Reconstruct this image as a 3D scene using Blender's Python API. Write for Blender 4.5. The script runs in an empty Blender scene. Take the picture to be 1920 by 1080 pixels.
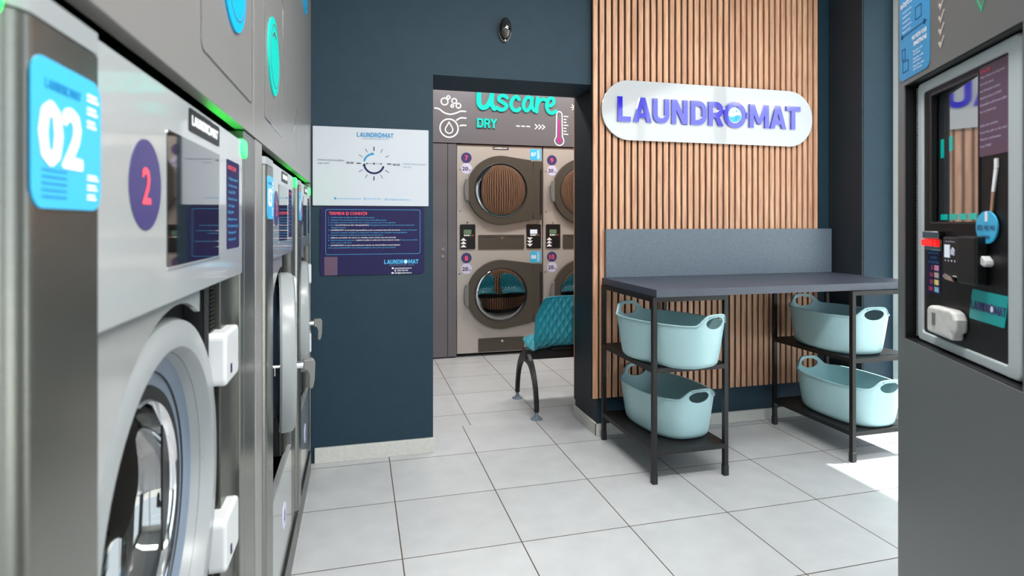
import bpy, math, random
from math import sin, cos, pi, radians, sqrt, atan2, exp, hypot
from mathutils import Vector, Matrix

random.seed(7)
S = bpy.context.scene
COL = S.collection

# ---------------------------------------------------------------- camera
TH = 0.2572
cam = bpy.data.cameras.new('camera')
camo = bpy.data.objects.new('camera', cam)
COL.objects.link(camo)
camo.location = (0, 0, 1.219)
camo.rotation_euler = (pi/2, 0, -TH)
cam.sensor_width = 36
cam.lens = 1094.55/1920*36
cam.shift_y = -121.5/1920
cam.clip_start = 0.02
cam.dof.use_dof = True
cam.dof.focus_distance = 2.9
cam.dof.aperture_fstop = 5.0
S.camera = camo

# ---------------------------------------------------------------- view, world, sun
S.view_settings.view_transform = 'Standard'
S.view_settings.look = 'None'
S.view_settings.gamma = 1
S.view_settings.exposure = 0.30
S.view_settings.use_curve_mapping = False

w = bpy.data.worlds.new('sky'); S.world = w; w.use_nodes = True
wn = w.node_tree.nodes; wl = w.node_tree.links
bg = wn['Background']
bg.inputs['Color'].default_value = (0.86, 0.93, 1.0, 1)
bg.inputs['Strength'].default_value = 2.35

def area(name, loc, size, size_y, rot, power, color=(1, 1, 1), portal=False):
    l = bpy.data.lights.new(name, 'AREA'); l.shape = 'RECTANGLE'
    l.size = size; l.size_y = size_y; l.energy = power; l.color = color
    if portal: l.cycles.is_portal = True
    o = bpy.data.objects.new(name, l); COL.objects.link(o)
    o.location = loc; o.rotation_euler = rot
    return o

sun = bpy.data.lights.new('sun', 'SUN'); sun.energy = 13.0; sun.angle = radians(0.6); sun.color = (1, 0.97, 0.92)
suno = bpy.data.objects.new('sun', sun); COL.objects.link(suno)
suno.location = (6, 1, 8)
SUN_DIR = Vector((-0.65, 0.12, -1.0)).normalized()      # direction the light travels
suno.rotation_euler = SUN_DIR.to_track_quat('-Z', 'Y').to_euler()
# window portals (they only guide the sky light through the real openings)
area('portal_right', (3.30, 0.6, 1.4), 4.6, 2.6, (0, pi/2, 0), 1, portal=True)
area('portal_front', (1.2, -2.75, 1.4), 3.4, 2.6, (pi/2, 0, 0), 1, portal=True)
# lamps inside the ceiling fixtures (the fixtures are built further down)
LAMPS = [(0.75, 0.9, 2.93), (2.05, 0.9, 2.93), (0.75, -1.1, 2.93), (2.05, -1.1, 2.93), (1.4, 1.6, 2.93)]
for p in LAMPS:
    area('ceiling_lamp', p, 1.1, 0.28, (0, 0, 0), 48 if p[0] < 1 else 12, (1, 0.985, 0.96))
LAMPS2 = [(0.9, 4.35, 2.93), (2.4, 4.35, 2.93)]
for p in LAMPS2:
    area('ceiling_lamp', p, 1.1, 0.28, (0, 0, 0), 30, (1, 0.97, 0.93))

# ---------------------------------------------------------------- materials
def lin(c):
    return tuple(((x/255)/12.92 if x/255 <= 0.04045 else ((x/255+0.055)/1.055)**2.4) for x in c)

def mat(name, rgb, rough=0.5, metal=0.0, noise=0.0, nscale=40, bump=0.0, bscale=300, coat=0.0,
        emit=None, estr=0.0, spec=0.5, stretch=None):
    m = bpy.data.materials.new(name); m.use_nodes = True
    nt = m.node_tree; b = nt.nodes['Principled BSDF']
    c = lin(rgb)
    b.inputs['Base Color'].default_value = (*c, 1)
    b.inputs['Roughness'].default_value = rough
    b.inputs['Metallic'].default_value = metal
    b.inputs['Coat Weight'].default_value = coat
    b.inputs['Coat Roughness'].default_value = 0.04
    b.inputs['Specular IOR Level'].default_value = spec
    if emit:
        b.inputs['Emission Color'].default_value = (*lin(emit), 1)
        b.inputs['Emission Strength'].default_value = estr
    if noise or bump:
        tc = nt.nodes.new('ShaderNodeTexCoord')
        mp = nt.nodes.new('ShaderNodeMapping')
        if stretch: mp.inputs['Scale'].default_value = stretch
        nt.links.new(tc.outputs['Object'], mp.inputs['Vector'])
    if noise:
        n = nt.nodes.new('ShaderNodeTexNoise'); n.inputs['Scale'].default_value = nscale
        n.inputs['Detail'].default_value = 5
        nt.links.new(mp.outputs[0], n.inputs['Vector'])
        r = nt.nodes.new('ShaderNodeValToRGB')
        r.color_ramp.elements[0].position = 0.3; r.color_ramp.elements[1].position = 0.7
        r.color_ramp.elements[0].color = (*[max(0, x*(1-noise)) for x in c], 1)
        r.color_ramp.elements[1].color = (*[min(1, x*(1+noise)) for x in c], 1)
        nt.links.new(n.outputs['Fac'], r.inputs['Fac'])
        nt.links.new(r.outputs['Color'], b.inputs['Base Color'])
    if bump:
        n2 = nt.nodes.new('ShaderNodeTexNoise'); n2.inputs['Scale'].default_value = bscale
        nt.links.new(mp.outputs[0], n2.inputs['Vector'])
        bp = nt.nodes.new('ShaderNodeBump'); bp.inputs['Strength'].default_value = bump
        bp.inputs['Distance'].default_value = 0.002
        nt.links.new(n2.outputs['Fac'], bp.inputs['Height'])
        nt.links.new(bp.outputs['Normal'], b.inputs['Normal'])
    return m

M = {}
M['teal_wall'] = mat('teal_wall_paint', (24, 50, 64), 0.6, spec=0.35, noise=0.06, nscale=14, bump=0.25, bscale=260)
M['pier_shaded'] = mat('dark_shaded_pier', (26, 34, 42), 0.7, noise=0.05, nscale=14, bump=0.2)  # dark pier colour with the shade of its unlit side mixed in
M['reveal_shaded'] = mat('navy_shaded_reveal', (20, 28, 38), 0.6, noise=0.04, nscale=14)  # wall colour darkened to navy, the doorway's shade put into it
M['white_wall'] = mat('white_wall_paint', (225, 225, 222), 0.8, noise=0.02)
M['ceiling'] = mat('ceiling_paint', (150, 154, 156), 0.9, noise=0.01)
M['skirting'] = mat('ceramic_skirting', (196, 195, 189), 0.35, noise=0.06, nscale=60)
M['laminate'] = mat('grey_laminate', (150, 147, 145), 0.32, 0.35, noise=0.05, nscale=500, bump=0.08, bscale=900)
M['dark_laminate'] = mat('dark_grey_laminate', (104, 101, 106), 0.4, 0.2, noise=0.06, nscale=500, bump=0.08, bscale=900)
M['gloss_grey'] = mat('glossy_grey_vinyl', (128, 126, 126), 0.04, 0.3, coat=1.0)
M['steel'] = mat('brushed_steel', (138, 138, 132), 0.27, 0.9, noise=0.05, nscale=30, stretch=(1, 1, 30), bump=0.02, bscale=60)
M['steel_light'] = mat('light_grey_steel', (196, 200, 200), 0.13, 0.55, noise=0.02, nscale=30)
M['steel_dark'] = mat('dark_steel', (92, 92, 86), 0.3, 0.85, noise=0.05, nscale=40)
M['panel_white'] = mat('glossy_control_panel', (166, 170, 171), 0.10, 0.0, coat=0.6)
M['plastic_grey'] = mat('pale_grey_plastic', (146, 150, 152), 0.28, 0.0, noise=0.01)
M['plastic_white'] = mat('white_plastic', (206, 208, 210), 0.25)
M['rubber'] = mat('black_rubber', (14, 14, 16), 0.5)
M['gasket'] = mat('blue_grey_gasket', (108, 121, 137), 0.3, noise=0.03)
M['gasket_dark'] = mat('dark_blue_gasket', (44, 58, 76), 0.3)
M['chrome'] = mat('chrome', (225, 225, 228), 0.08, 1.0)
M['drum'] = mat('steel_drum', (214, 210, 204), 0.24, 1.0)
M['handle_grey'] = mat('grey_handle_plastic', (112, 112, 110), 0.38)
M['black'] = mat('black_plastic', (16, 16, 18), 0.35)
M['black_gloss'] = mat('black_glass', (8, 8, 10), 0.03, coat=1.0, spec=0.9)
M['navy'] = mat('navy_print', (62, 56, 108), 0.35)
M['navy2'] = mat('navy_board', (32, 26, 72), 0.6, noise=0.04, nscale=10, spec=0.25)
M['pink'] = mat('coral_print', (250, 85, 105), 0.4)
M['cyan'] = mat('sky_blue_sticker', (62, 178, 226), 0.35)
M['blue_disc'] = mat('bright_blue_decal', (0, 172, 236), 0.35)
M['teal_disc'] = mat('turquoise_decal', (0, 205, 190), 0.35)
M['ink_cyan'] = mat('light_blue_ink', (62, 168, 218), 0.4)
M['ink_blue'] = mat('blue_ink', (22, 128, 178), 0.4)
M['ink_white'] = mat('white_ink', (240, 240, 244), 0.4)
M['ink_dark'] = mat('dark_ink', (38, 28, 48), 0.5)
M['ink_grey'] = mat('grey_ink', (110, 130, 150), 0.5)
M['lilac'] = mat('lilac_print', (205, 200, 226), 0.4)
M['sign_white'] = mat('glossy_white_acrylic', (186, 188, 192), 0.05, coat=1.0)
M['sign_blue'] = mat('violet_blue_acrylic', (38, 24, 190), 0.06, coat=1.0)
for k_ in ('sign_white', 'sign_blue'): M[k_].node_tree.nodes['Principled BSDF'].inputs['Coat IOR'].default_value = 1.85
M['poster'] = mat('white_poster_board', (190, 194, 202), 0.25, coat=0.2)
M['turq_acrylic'] = mat('turquoise_acrylic', (0, 196, 182), 0.2, coat=0.4)
M['magenta'] = mat('magenta_print', (225, 20, 150), 0.35)
M['frame_black'] = mat('black_powder_coat', (30, 28, 29), 0.45, 0.3, bump=0.08, bscale=700)
M['foot'] = mat('black_leg_cap', (22, 22, 24), 0.5)
M['basket'] = mat('pale_aqua_plastic', (164, 199, 204), 0.34, noise=0.01)
M['chair'] = mat('teal_chair_plastic', (38, 138, 156), 0.3, coat=0.3)
M['dryer_body'] = mat('dryer_grey_enamel', (184, 178, 172), 0.35, 0.3, noise=0.03, nscale=200)
M['dryer_door'] = mat('dryer_bronze_grey', (74, 68, 60), 0.45, 0.2, noise=0.04, nscale=200)
M['kiosk'] = mat('kiosk_graphite', (116, 119, 120), 0.42, 0.45, noise=0.08, nscale=900, bump=0.05, bscale=1200)
M['kiosk_frame'] = mat('kiosk_silver_frame', (186, 196, 200), 0.4, 0.1)
M['kiosk_panel'] = mat('kiosk_black_panel', (18, 17, 19), 0.45, spec=0.3)
M['felt'] = mat('black_felt', (8, 7, 8), 0.95)
M['window_frame'] = mat('light_window_frame', (214, 220, 220), 0.4)
M['pave'] = mat('pale_pavement', (190, 188, 182), 0.9, noise=0.08, nscale=3)
M['card_teal'] = mat('teal_card', (10, 160, 160), 0.35)
M['plum'] = mat('plum_panel', (92, 66, 88), 0.4)
M['red_lamp'] = mat('red_lamp', (255, 20, 20), 0.3, emit=(255, 20, 20), estr=1.4)
M['green_lamp'] = mat('green_lamp', (60, 255, 120), 0.3, emit=(20, 255, 60), estr=3.5)
M['lcd_green'] = mat('green_lcd', (96, 120, 96), 0.3, emit=(96, 120, 96), estr=0.15)
M['lcd_pale'] = mat('pale_lcd', (200, 210, 220), 0.3, emit=(200, 210, 220), estr=0.35)
M['btn_green'] = mat('green_button', (0, 170, 90), 0.4)
M['btn_red'] = mat('red_button', (225, 40, 80), 0.4)
M['tan_strap'] = mat('tan_strap', (170, 135, 110), 0.6)
M['lamp_panel'] = mat('led_diffuser', (255, 255, 250), 0.5, emit=(255, 252, 245), estr=3.0)

def glass_mat(name, tint, rough=0.0, ior=1.5):
    m = bpy.data.materials.new(name); m.use_nodes = True
    nt = m.node_tree; nt.nodes.clear()
    out = nt.nodes.new('ShaderNodeOutputMaterial'); mix = nt.nodes.new('ShaderNodeMixShader')
    tr = nt.nodes.new('ShaderNodeBsdfTransparent'); tr.inputs['Color'].default_value = (*tint, 1)
    gl = nt.nodes.new('ShaderNodeBsdfGlossy'); gl.inputs['Roughness'].default_value = rough
    fr = nt.nodes.new('ShaderNodeFresnel'); fr.inputs['IOR'].default_value = ior
    ge = nt.nodes.new('ShaderNodeNewGeometry'); inv = nt.nodes.new('ShaderNodeMath'); inv.operation = 'SUBTRACT'; inv.inputs[0].default_value = 1
    nt.links.new(ge.outputs['Backfacing'], inv.inputs[1]); ml = nt.nodes.new('ShaderNodeMath'); ml.operation = 'MULTIPLY'
    nt.links.new(fr.outputs[0], ml.inputs[0]); nt.links.new(inv.outputs[0], ml.inputs[1])
    nt.links.new(ml.outputs[0], mix.inputs[0]); nt.links.new(tr.outputs[0], mix.inputs[1])
    nt.links.new(gl.outputs[0], mix.inputs[2]); nt.links.new(mix.outputs[0], out.inputs[0])
    return m
M['glass'] = glass_mat('clear_glass', (0.93, 0.96, 0.96))
M['dryer_glass'] = glass_mat('dark_dryer_glass', (0.10, 0.09, 0.085), 0.0, 4.2)
M['washer_glass'] = glass_mat('washer_bowl_glass', (0.85, 0.88, 0.92), 0.03, 4.0)
_nt = M['washer_glass'].node_tree
_mx = [n for n in _nt.nodes if n.type == 'MIX_SHADER'][0]
_nt.links.remove(_mx.inputs[0].links[0]); _mx.inputs[0].default_value = 0.35

def wood_mat():
    m = bpy.data.materials.new('oak_slat_veneer'); m.use_nodes = True
    nt = m.node_tree; b = nt.nodes['Principled BSDF']; L = nt.links.new
    tc = nt.nodes.new('ShaderNodeTexCoord')
    mp = nt.nodes.new('ShaderNodeMapping'); mp.inputs['Scale'].default_value = (38, 38, 2.2)
    L(tc.outputs['Object'], mp.inputs['Vector'])
    n = nt.nodes.new('ShaderNodeTexNoise'); n.inputs['Scale'].default_value = 2.2
    n.inputs['Detail'].default_value = 8; n.inputs['Distortion'].default_value = 0.6
    L(mp.outputs[0], n.inputs['Vector'])
    r = nt.nodes.new('ShaderNodeValToRGB')
    e = r.color_ramp.elements
    e[0].position = 0.25; e[0].color = (*lin((170, 118, 88)), 1)
    e[1].position = 0.75; e[1].color = (*lin((222, 176, 144)), 1)
    L(n.outputs['Fac'], r.inputs['Fac'])
    mp2 = nt.nodes.new('ShaderNodeMapping'); mp2.inputs['Scale'].default_value = (24.7, 0.01, 0.6)
    L(tc.outputs['Object'], mp2.inputs['Vector'])
    n2 = nt.nodes.new('ShaderNodeTexNoise'); n2.inputs['Scale'].default_value = 1.0; n2.inputs['Detail'].default_value = 1
    L(mp2.outputs[0], n2.inputs['Vector'])
    mx = nt.nodes.new('ShaderNodeMixRGB'); mx.blend_type = 'OVERLAY'; mx.inputs['Fac'].default_value = 0.35
    L(r.outputs['Color'], mx.inputs['Color1']); L(n2.outputs['Fac'], mx.inputs['Color2'])
    L(mx.outputs['Color'], b.inputs['Base Color'])
    b.inputs['Roughness'].default_value = 0.5
    return m
M['wood'] = wood_mat()

def slate_mat(name, lo, hi, rough):
    m = bpy.data.materials.new(name); m.use_nodes = True
    nt = m.node_tree; b = nt.nodes['Principled BSDF']; L = nt.links.new
    tc = nt.nodes.new('ShaderNodeTexCoord')
    mp = nt.nodes.new('ShaderNodeMapping'); mp.inputs['Scale'].default_value = (9, 9, 40)
    mp.inputs['Rotation'].default_value = (0, radians(35), radians(20))
    L(tc.outputs['Object'], mp.inputs['Vector'])
    n = nt.nodes.new('ShaderNodeTexNoise'); n.inputs['Scale'].default_value = 6; n.inputs['Detail'].default_value = 10
    n.inputs['Roughness'].default_value = 0.75; n.inputs['Distortion'].default_value = 0.4
    L(mp.outputs[0], n.inputs['Vector'])
    r = nt.nodes.new('ShaderNodeValToRGB'); e = r.color_ramp.elements
    e[0].position = 0.3; e[0].color = (*lin(lo), 1); e[1].position = 0.72; e[1].color = (*lin(hi), 1)
    L(n.outputs['Fac'], r.inputs['Fac']); L(r.outputs['Color'], b.inputs['Base Color'])
    bp = nt.nodes.new('ShaderNodeBump'); bp.inputs['Strength'].default_value = 0.25; bp.inputs['Distance'].default_value = 0.002
    L(n.outputs['Fac'], bp.inputs['Height']); L(bp.outputs['Normal'], b.inputs['Normal'])
    b.inputs['Roughness'].default_value = rough
    return m
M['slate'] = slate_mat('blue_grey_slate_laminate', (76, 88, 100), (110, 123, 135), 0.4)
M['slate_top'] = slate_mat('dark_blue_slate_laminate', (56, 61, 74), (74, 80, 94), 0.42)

def tile_mat(name, x0, y0, t=0.45, g=0.0042):
    m = bpy.data.materials.new(name); m.use_nodes = True
    nt = m.node_tree; b = nt.nodes['Principled BSDF']; L = nt.links.new
    geo = nt.nodes.new('ShaderNodeNewGeometry'); sp = nt.nodes.new('ShaderNodeSeparateXYZ')
    L(geo.outputs['Position'], sp.inputs[0])
    def mth(op, a, bb=None):
        n = nt.nodes.new('ShaderNodeMath'); n.operation = op
        for i, v in enumerate((a, bb)):
            if v is None: continue
            if isinstance(v, (int, float)): n.inputs[i].default_value = v
            else: L(v, n.inputs[i])
        return n.outputs[0]
    def edge(ax, o):
        f = mth('FRACT', mth('DIVIDE', mth('SUBTRACT', ax, o), t))
        return mth('MULTIPLY', mth('MINIMUM', f, mth('SUBTRACT', 1.0, f)), t)
    def cell(ax, o): return mth('FLOOR', mth('DIVIDE', mth('SUBTRACT', ax, o), t))
    d = mth('MINIMUM', edge(sp.outputs['X'], x0), edge(sp.outputs['Y'], y0))
    grout = mth('LESS_THAN', d, g/2)
    n = nt.nodes.new('ShaderNodeTexNoise'); n.inputs['Scale'].default_value = 9; n.inputs['Detail'].default_value = 8
    L(geo.outputs['Position'], n.inputs['Vector'])
    n3 = nt.nodes.new('ShaderNodeTexNoise'); n3.inputs['Scale'].default_value = 260; n3.inputs['Detail'].default_value = 2
    L(geo.outputs['Position'], n3.inputs['Vector'])
    wn_ = nt.nodes.new('ShaderNodeTexWhiteNoise'); wn_.noise_dimensions = '2D'
    cb = nt.nodes.new('ShaderNodeCombineXYZ'); L(cell(sp.outputs['X'], x0), cb.inputs[0]); L(cell(sp.outputs['Y'], y0), cb.inputs[1])
    L(cb.outputs[0], wn_.inputs['Vector'])
    f = mth('ADD', mth('MULTIPLY', n.outputs['Fac'], 0.5), mth('ADD', mth('MULTIPLY', n3.outputs['Fac'], 0.35), mth('MULTIPLY', wn_.outputs['Value'], 0.15)))
    r = nt.nodes.new('ShaderNodeValToRGB'); e = r.color_ramp.elements
    e[0].position = 0.3; e[0].color = (*lin((172, 174, 176)), 1); e[1].position = 0.7; e[1].color = (*lin((190, 192, 194)), 1)
    L(f, r.inputs['Fac'])
    mx = nt.nodes.new('ShaderNodeMixRGB'); L(grout, mx.inputs['Fac']); L(r.outputs['Color'], mx.inputs['Color1'])
    mx.inputs['Color2'].default_value = (*lin((70, 52, 42)), 1)
    L(mx.outputs['Color'], b.inputs['Base Color'])
    ro = mth('ADD', 0.33, mth('MULTIPLY', grout, 0.5)); L(ro, b.inputs['Roughness'])
    h = mth('ADD', mth('MINIMUM', mth('DIVIDE', d, 0.004), 1.0), mth('MULTIPLY', n3.outputs['Fac'], 0.12))
    bp = nt.nodes.new('ShaderNodeBump'); bp.inputs['Strength'].default_value = 0.5; bp.inputs['Distance'].default_value = 0.0015
    L(h, bp.inputs['Height']); L(bp.outputs['Normal'], b.inputs['Normal'])
    return m
M['tile'] = tile_mat('pale_grey_floor_tiles', 0.1544, 3.0503)
M['tile_back'] = tile_mat('pale_grey_floor_tiles_back', 0.205, 3.68)

# ---------------------------------------------------------------- mesh builder
def link(o, parent=None):
    COL.objects.link(o)
    if parent: o.parent = parent
    return o

_tcache = {}
def text_geo(body, bold):
    k = (body, bold)
    if k in _tcache: return _tcache[k]
    cu = bpy.data.curves.new('tmp', 'FONT'); cu.body = body; cu.size = 1; cu.resolution_u = 2
    cu.offset = bold
    o = bpy.data.objects.new('tmp', cu); COL.objects.link(o)
    dg = bpy.context.evaluated_depsgraph_get(); dg.update()
    me = bpy.data.meshes.new_from_object(o.evaluated_get(dg))
    vs = [tuple(v.co) for v in me.vertices]; fs = [tuple(p.vertices) for p in me.polygons]
    bpy.data.objects.remove(o); bpy.data.curves.remove(cu); bpy.data.meshes.remove(me)
    _tcache[k] = (vs, fs)
    return _tcache[k]

class MB:
    def __init__(s): s.v = []; s.f = []; s.k = 0
    def jit(s, y): s.k += 1; return y-1.5e-5*(s.k % 16)      # overlapping flat pieces never share a plane
    def add(s, vs, fs):
        o = len(s.v); s.v += [tuple(x) for x in vs]; s.f += [tuple(i+o for i in f) for f in fs]; return s
    def box(s, x0, x1, y0, y1, z0, z1):
        vs = [(x, y, z) for x in (x0, x1) for y in (y0, y1) for z in (z0, z1)]
        return s.add(vs, [(0, 1, 3, 2), (4, 6, 7, 5), (0, 4, 5, 1), (2, 3, 7, 6), (0, 2, 6, 4), (1, 5, 7, 3)])
    def prism(s, pts, y0, y1):
        """outline (x,z) counter-clockwise seen from -y; y0 = front"""
        n = len(pts); y0 = s.jit(y0)
        vs = [(x, y0, z) for x, z in pts] + [(x, y1, z) for x, z in pts]
        fs = [tuple(range(n)), tuple(range(2*n-1, n-1, -1))]
        fs += [(i, i+n, (i+1) % n+n, (i+1) % n) for i in range(n)]
        return s.add(vs, fs)
    def ring(s, outer, inner, y0, y1, yi0=None):
        n = len(outer); yi0 = y0 if yi0 is None else yi0
        vs = [(x, y0, z) for x, z in outer] + [(x, yi0, z) for x, z in inner] + [(x, y1, z) for x, z in outer] + [(x, y1, z) for x, z in inner]
        fs = []
        for i in range(n):
            j = (i+1) % n
            fs += [(i, j, n+j, n+i), (2*n+i, 3*n+i, 3*n+j, 2*n+j), (i, 2*n+i, 2*n+j, j), (n+i, n+j, 3*n+j, 3*n+i)]
        return s.add(vs, fs)
    def disc(s, x, z, r, y0, y1, n=40):
        return s.prism(circ(x, z, r, n), y0, y1)
    def annulus(s, x, z, ro, ri, y0, y1, n=40):
        return s.ring(circ(x, z, ro, n), circ(x, z, ri, n), y0, y1)
    def lathe(s, prof, cx, cz, n=64, shape=None):
        """profile [(r, y)] around an axis along y through (cx, cz)"""
        vs = []; m = len(prof)
        for i in range(n):
            a = 2*pi*i/n; k = shape(a) if shape else 1
            for r, y in prof:
                vs.append((cx+r*k*cos(a), y, cz+r*k*sin(a)))
        fs = []
        for i in range(n):
            j = (i+1) % n
            for q in range(m-1):
                fs.append((i*m+q, i*m+q+1, j*m+q+1, j*m+q))
        return s.add(vs, fs)
    def tube(s, path, r, n=10, cap=True):
        path = [Vector(p) for p in path]; vs = []; fs = []; m = len(path)
        up = Vector((0, 0, 1))
        t0 = (path[1]-path[0]).normalized()
        if abs(t0.dot(up)) > 0.9: up = Vector((1, 0, 0))
        u = t0.cross(up).normalized()
        for i, p in enumerate(path):
            t = (path[min(i+1, m-1)]-path[max(i-1, 0)]).normalized()
            u = (u-t*u.dot(t)).normalized(); v = t.cross(u)
            rr = r[i] if isinstance(r, (list, tuple)) else r
            for k in range(n):
                a = 2*pi*k/n; vs.append(p+(u*cos(a)+v*sin(a))*rr)
        for i in range(m-1):
            for k in range(n):
                l = (k+1) % n
                fs.append((i*n+k, i*n+l, (i+1)*n+l, (i+1)*n+k))
        if cap: fs += [tuple(range(n-1, -1, -1)), tuple(range((m-1)*n, m*n))]
        return s.add(vs, fs)
    def cylz(s, x, y, z0, z1, r0, r1=None, n=24):
        r1 = r0 if r1 is None else r1
        return s.tube([(x, y, z0), (x, y, z1)], [r0, r1], n)
    def ribbon(s, pts, w, y0, y1, closed=False):
        """thick mitred polyline in the xz plane"""
        n = len(pts); L = []; R = []; y0 = s.jit(y0)
        for i in range(n):
            if closed: a, b, c = pts[i-1], pts[i], pts[(i+1) % n]
            else: a, b, c = pts[max(i-1, 0)], pts[i], pts[min(i+1, n-1)]
            d1 = Vector((b[0]-a[0], b[1]-a[1])); d2 = Vector((c[0]-b[0], c[1]-b[1]))
            if d1.length < 1e-9: d1 = d2
            if d2.length < 1e-9: d2 = d1
            d1.normalize(); d2.normalize()
            n1 = Vector((-d1.y, d1.x)); n2 = Vector((-d2.y, d2.x)); mt = (n1+n2)
            if mt.length < 1e-6: mt = n1
            mt.normalize(); k = 1/max(0.35, mt.dot(n1))
            L.append((b[0]+mt.x*w/2*k, b[1]+mt.y*w/2*k)); R.append((b[0]-mt.x*w/2*k, b[1]-mt.y*w/2*k))
        m = n if closed else n-1
        vs = []
        for i in range(n):
            vs += [(L[i][0], y0, L[i][1]), (R[i][0], y0, R[i][1]), (L[i][0], y1, L[i][1]), (R[i][0], y1, R[i][1])]
        fs = []
        for i in range(m):
            j = (i+1) % n; a = i*4; b = j*4
            fs += [(a+1, b+1, b, a), (a+3, a+2, b+2, b+3), (a, b, b+2, a+2), (a+1, a+3, b+3, b+1)]
        if not closed:
            e = (n-1)*4; fs += [(0, 2, 3, 1), (e, e+1, e+3, e+2)]
        return s.add(vs, fs)
    def stroke(s, pts, w, y0, y1, smooth=4):
        """round-capped brush stroke"""
        if smooth and len(pts) > 2: pts = catmull(pts, smooth)
        s.ribbon(pts, w, y0, y1)
        for p in (pts[0], pts[-1]): s.prism(circ(p[0], p[1], w/2, 14), y0+1e-5, y1)
        return s
    def text(s, body, x, z, h, y, width=None, align='L', bold=0.0, rot=0, cap=0.729):
        vs, fs = text_geo(body, 0.0)
        if not vs: return s
        xs = [v[0] for v in vs]; x0, x1 = min(xs), max(xs)
        k = h/cap; kx = k if width is None else width/(x1-x0)
        W = (x1-x0)*kx; ox = {'L': 0, 'C': -W/2, 'R': -W}[align]
        # bold = the same letters struck a few times, slightly shifted and each on its own level
        sh = [(0, 0)]+([(a*bold*kx, b*bold*k) for a, b in ((-1, 0), (1, 0), (0, 0.6), (0, -0.6), (-0.7, 0.5), (0.7, -0.5), (0.7, 0.5), (-0.7, -0.5))] if bold else [])
        for n_, (dx, dz) in enumerate(sh):
            s.add([(x+(vx-x0)*kx+ox+dx, y-n_*1.5e-5, z+vy*k+dz) for vx, vy, _ in vs], fs)
        return s
    def build(s, name, m, parent=None, smooth=None, bevel=0, seg=2, auto=True):
        me = bpy.data.meshes.new(name); me.from_pydata(s.v, [], s.f); me.update()
        me.materials.append(m)
        o = bpy.data.objects.new(name, me); link(o, parent)
        if smooth:
            for p in me.polygons: p.use_smooth = True
            md = o.modifiers.new('edge', 'EDGE_SPLIT'); md.split_angle = radians(smooth if smooth is not True else 35)
        if bevel:
            b = o.modifiers.new('bevel', 'BEVEL'); b.width = bevel; b.segments = seg; b.limit_method = 'ANGLE'
            b.angle_limit = radians(40); b.harden_normals = False
        return o

def circ(x, z, r, n=40, a0=0): return [(x+r*cos(a0+2*pi*i/n), z+r*sin(a0+2*pi*i/n)) for i in range(n)]
def rrect(x0, x1, z0, z1, r, k=6):
    p = []
    for cx, cz, a in ((x1-r, z1-r, 0), (x0+r, z1-r, pi/2), (x0+r, z0+r, pi), (x1-r, z0+r, 3*pi/2)):
        for i in range(k+1):
            t = a+pi/2*i/k; p.append((cx+r*cos(t), cz+r*sin(t)))
    return p
def catmull(P, k=4):
    out = []; n = len(P)
    for i in range(n-1):
        p0, p1, p2, p3 = P[max(i-1, 0)], P[i], P[i+1], P[min(i+2, n-1)]
        for j in range(k):
            t = j/k
            out.append(tuple(0.5*((2*b)+(-a+c)*t+(2*a-5*b+4*c-d)*t*t+(-a+3*b-3*c+d)*t**3) for a, b, c, d in zip(p0, p1, p2, p3)))
    out.append(P[-1]); return out
def arc(cx, cz, r, a0, a1, k=8): return [(cx+r*cos(radians(a0+(a1-a0)*i/k)), cz+r*sin(radians(a0+(a1-a0)*i/k))) for i in range(k+1)]

def thing(name, label, cat, loc=(0, 0, 0), rotz=0, group=None):
    o = bpy.data.objects.new(name, None); o.empty_display_size = 0.1
    COL.objects.link(o); o.location = loc; o.rotation_euler = (0, 0, rotz)
    return tag(o, label, cat, group)
def tag(o, label, cat, group=None):
    o['label'] = label; o['category'] = cat
    if group: o['group'] = group
    return o
def struct(o): o['kind'] = 'structure'; return o
def lab(o, l): o['label'] = l; return o

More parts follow.
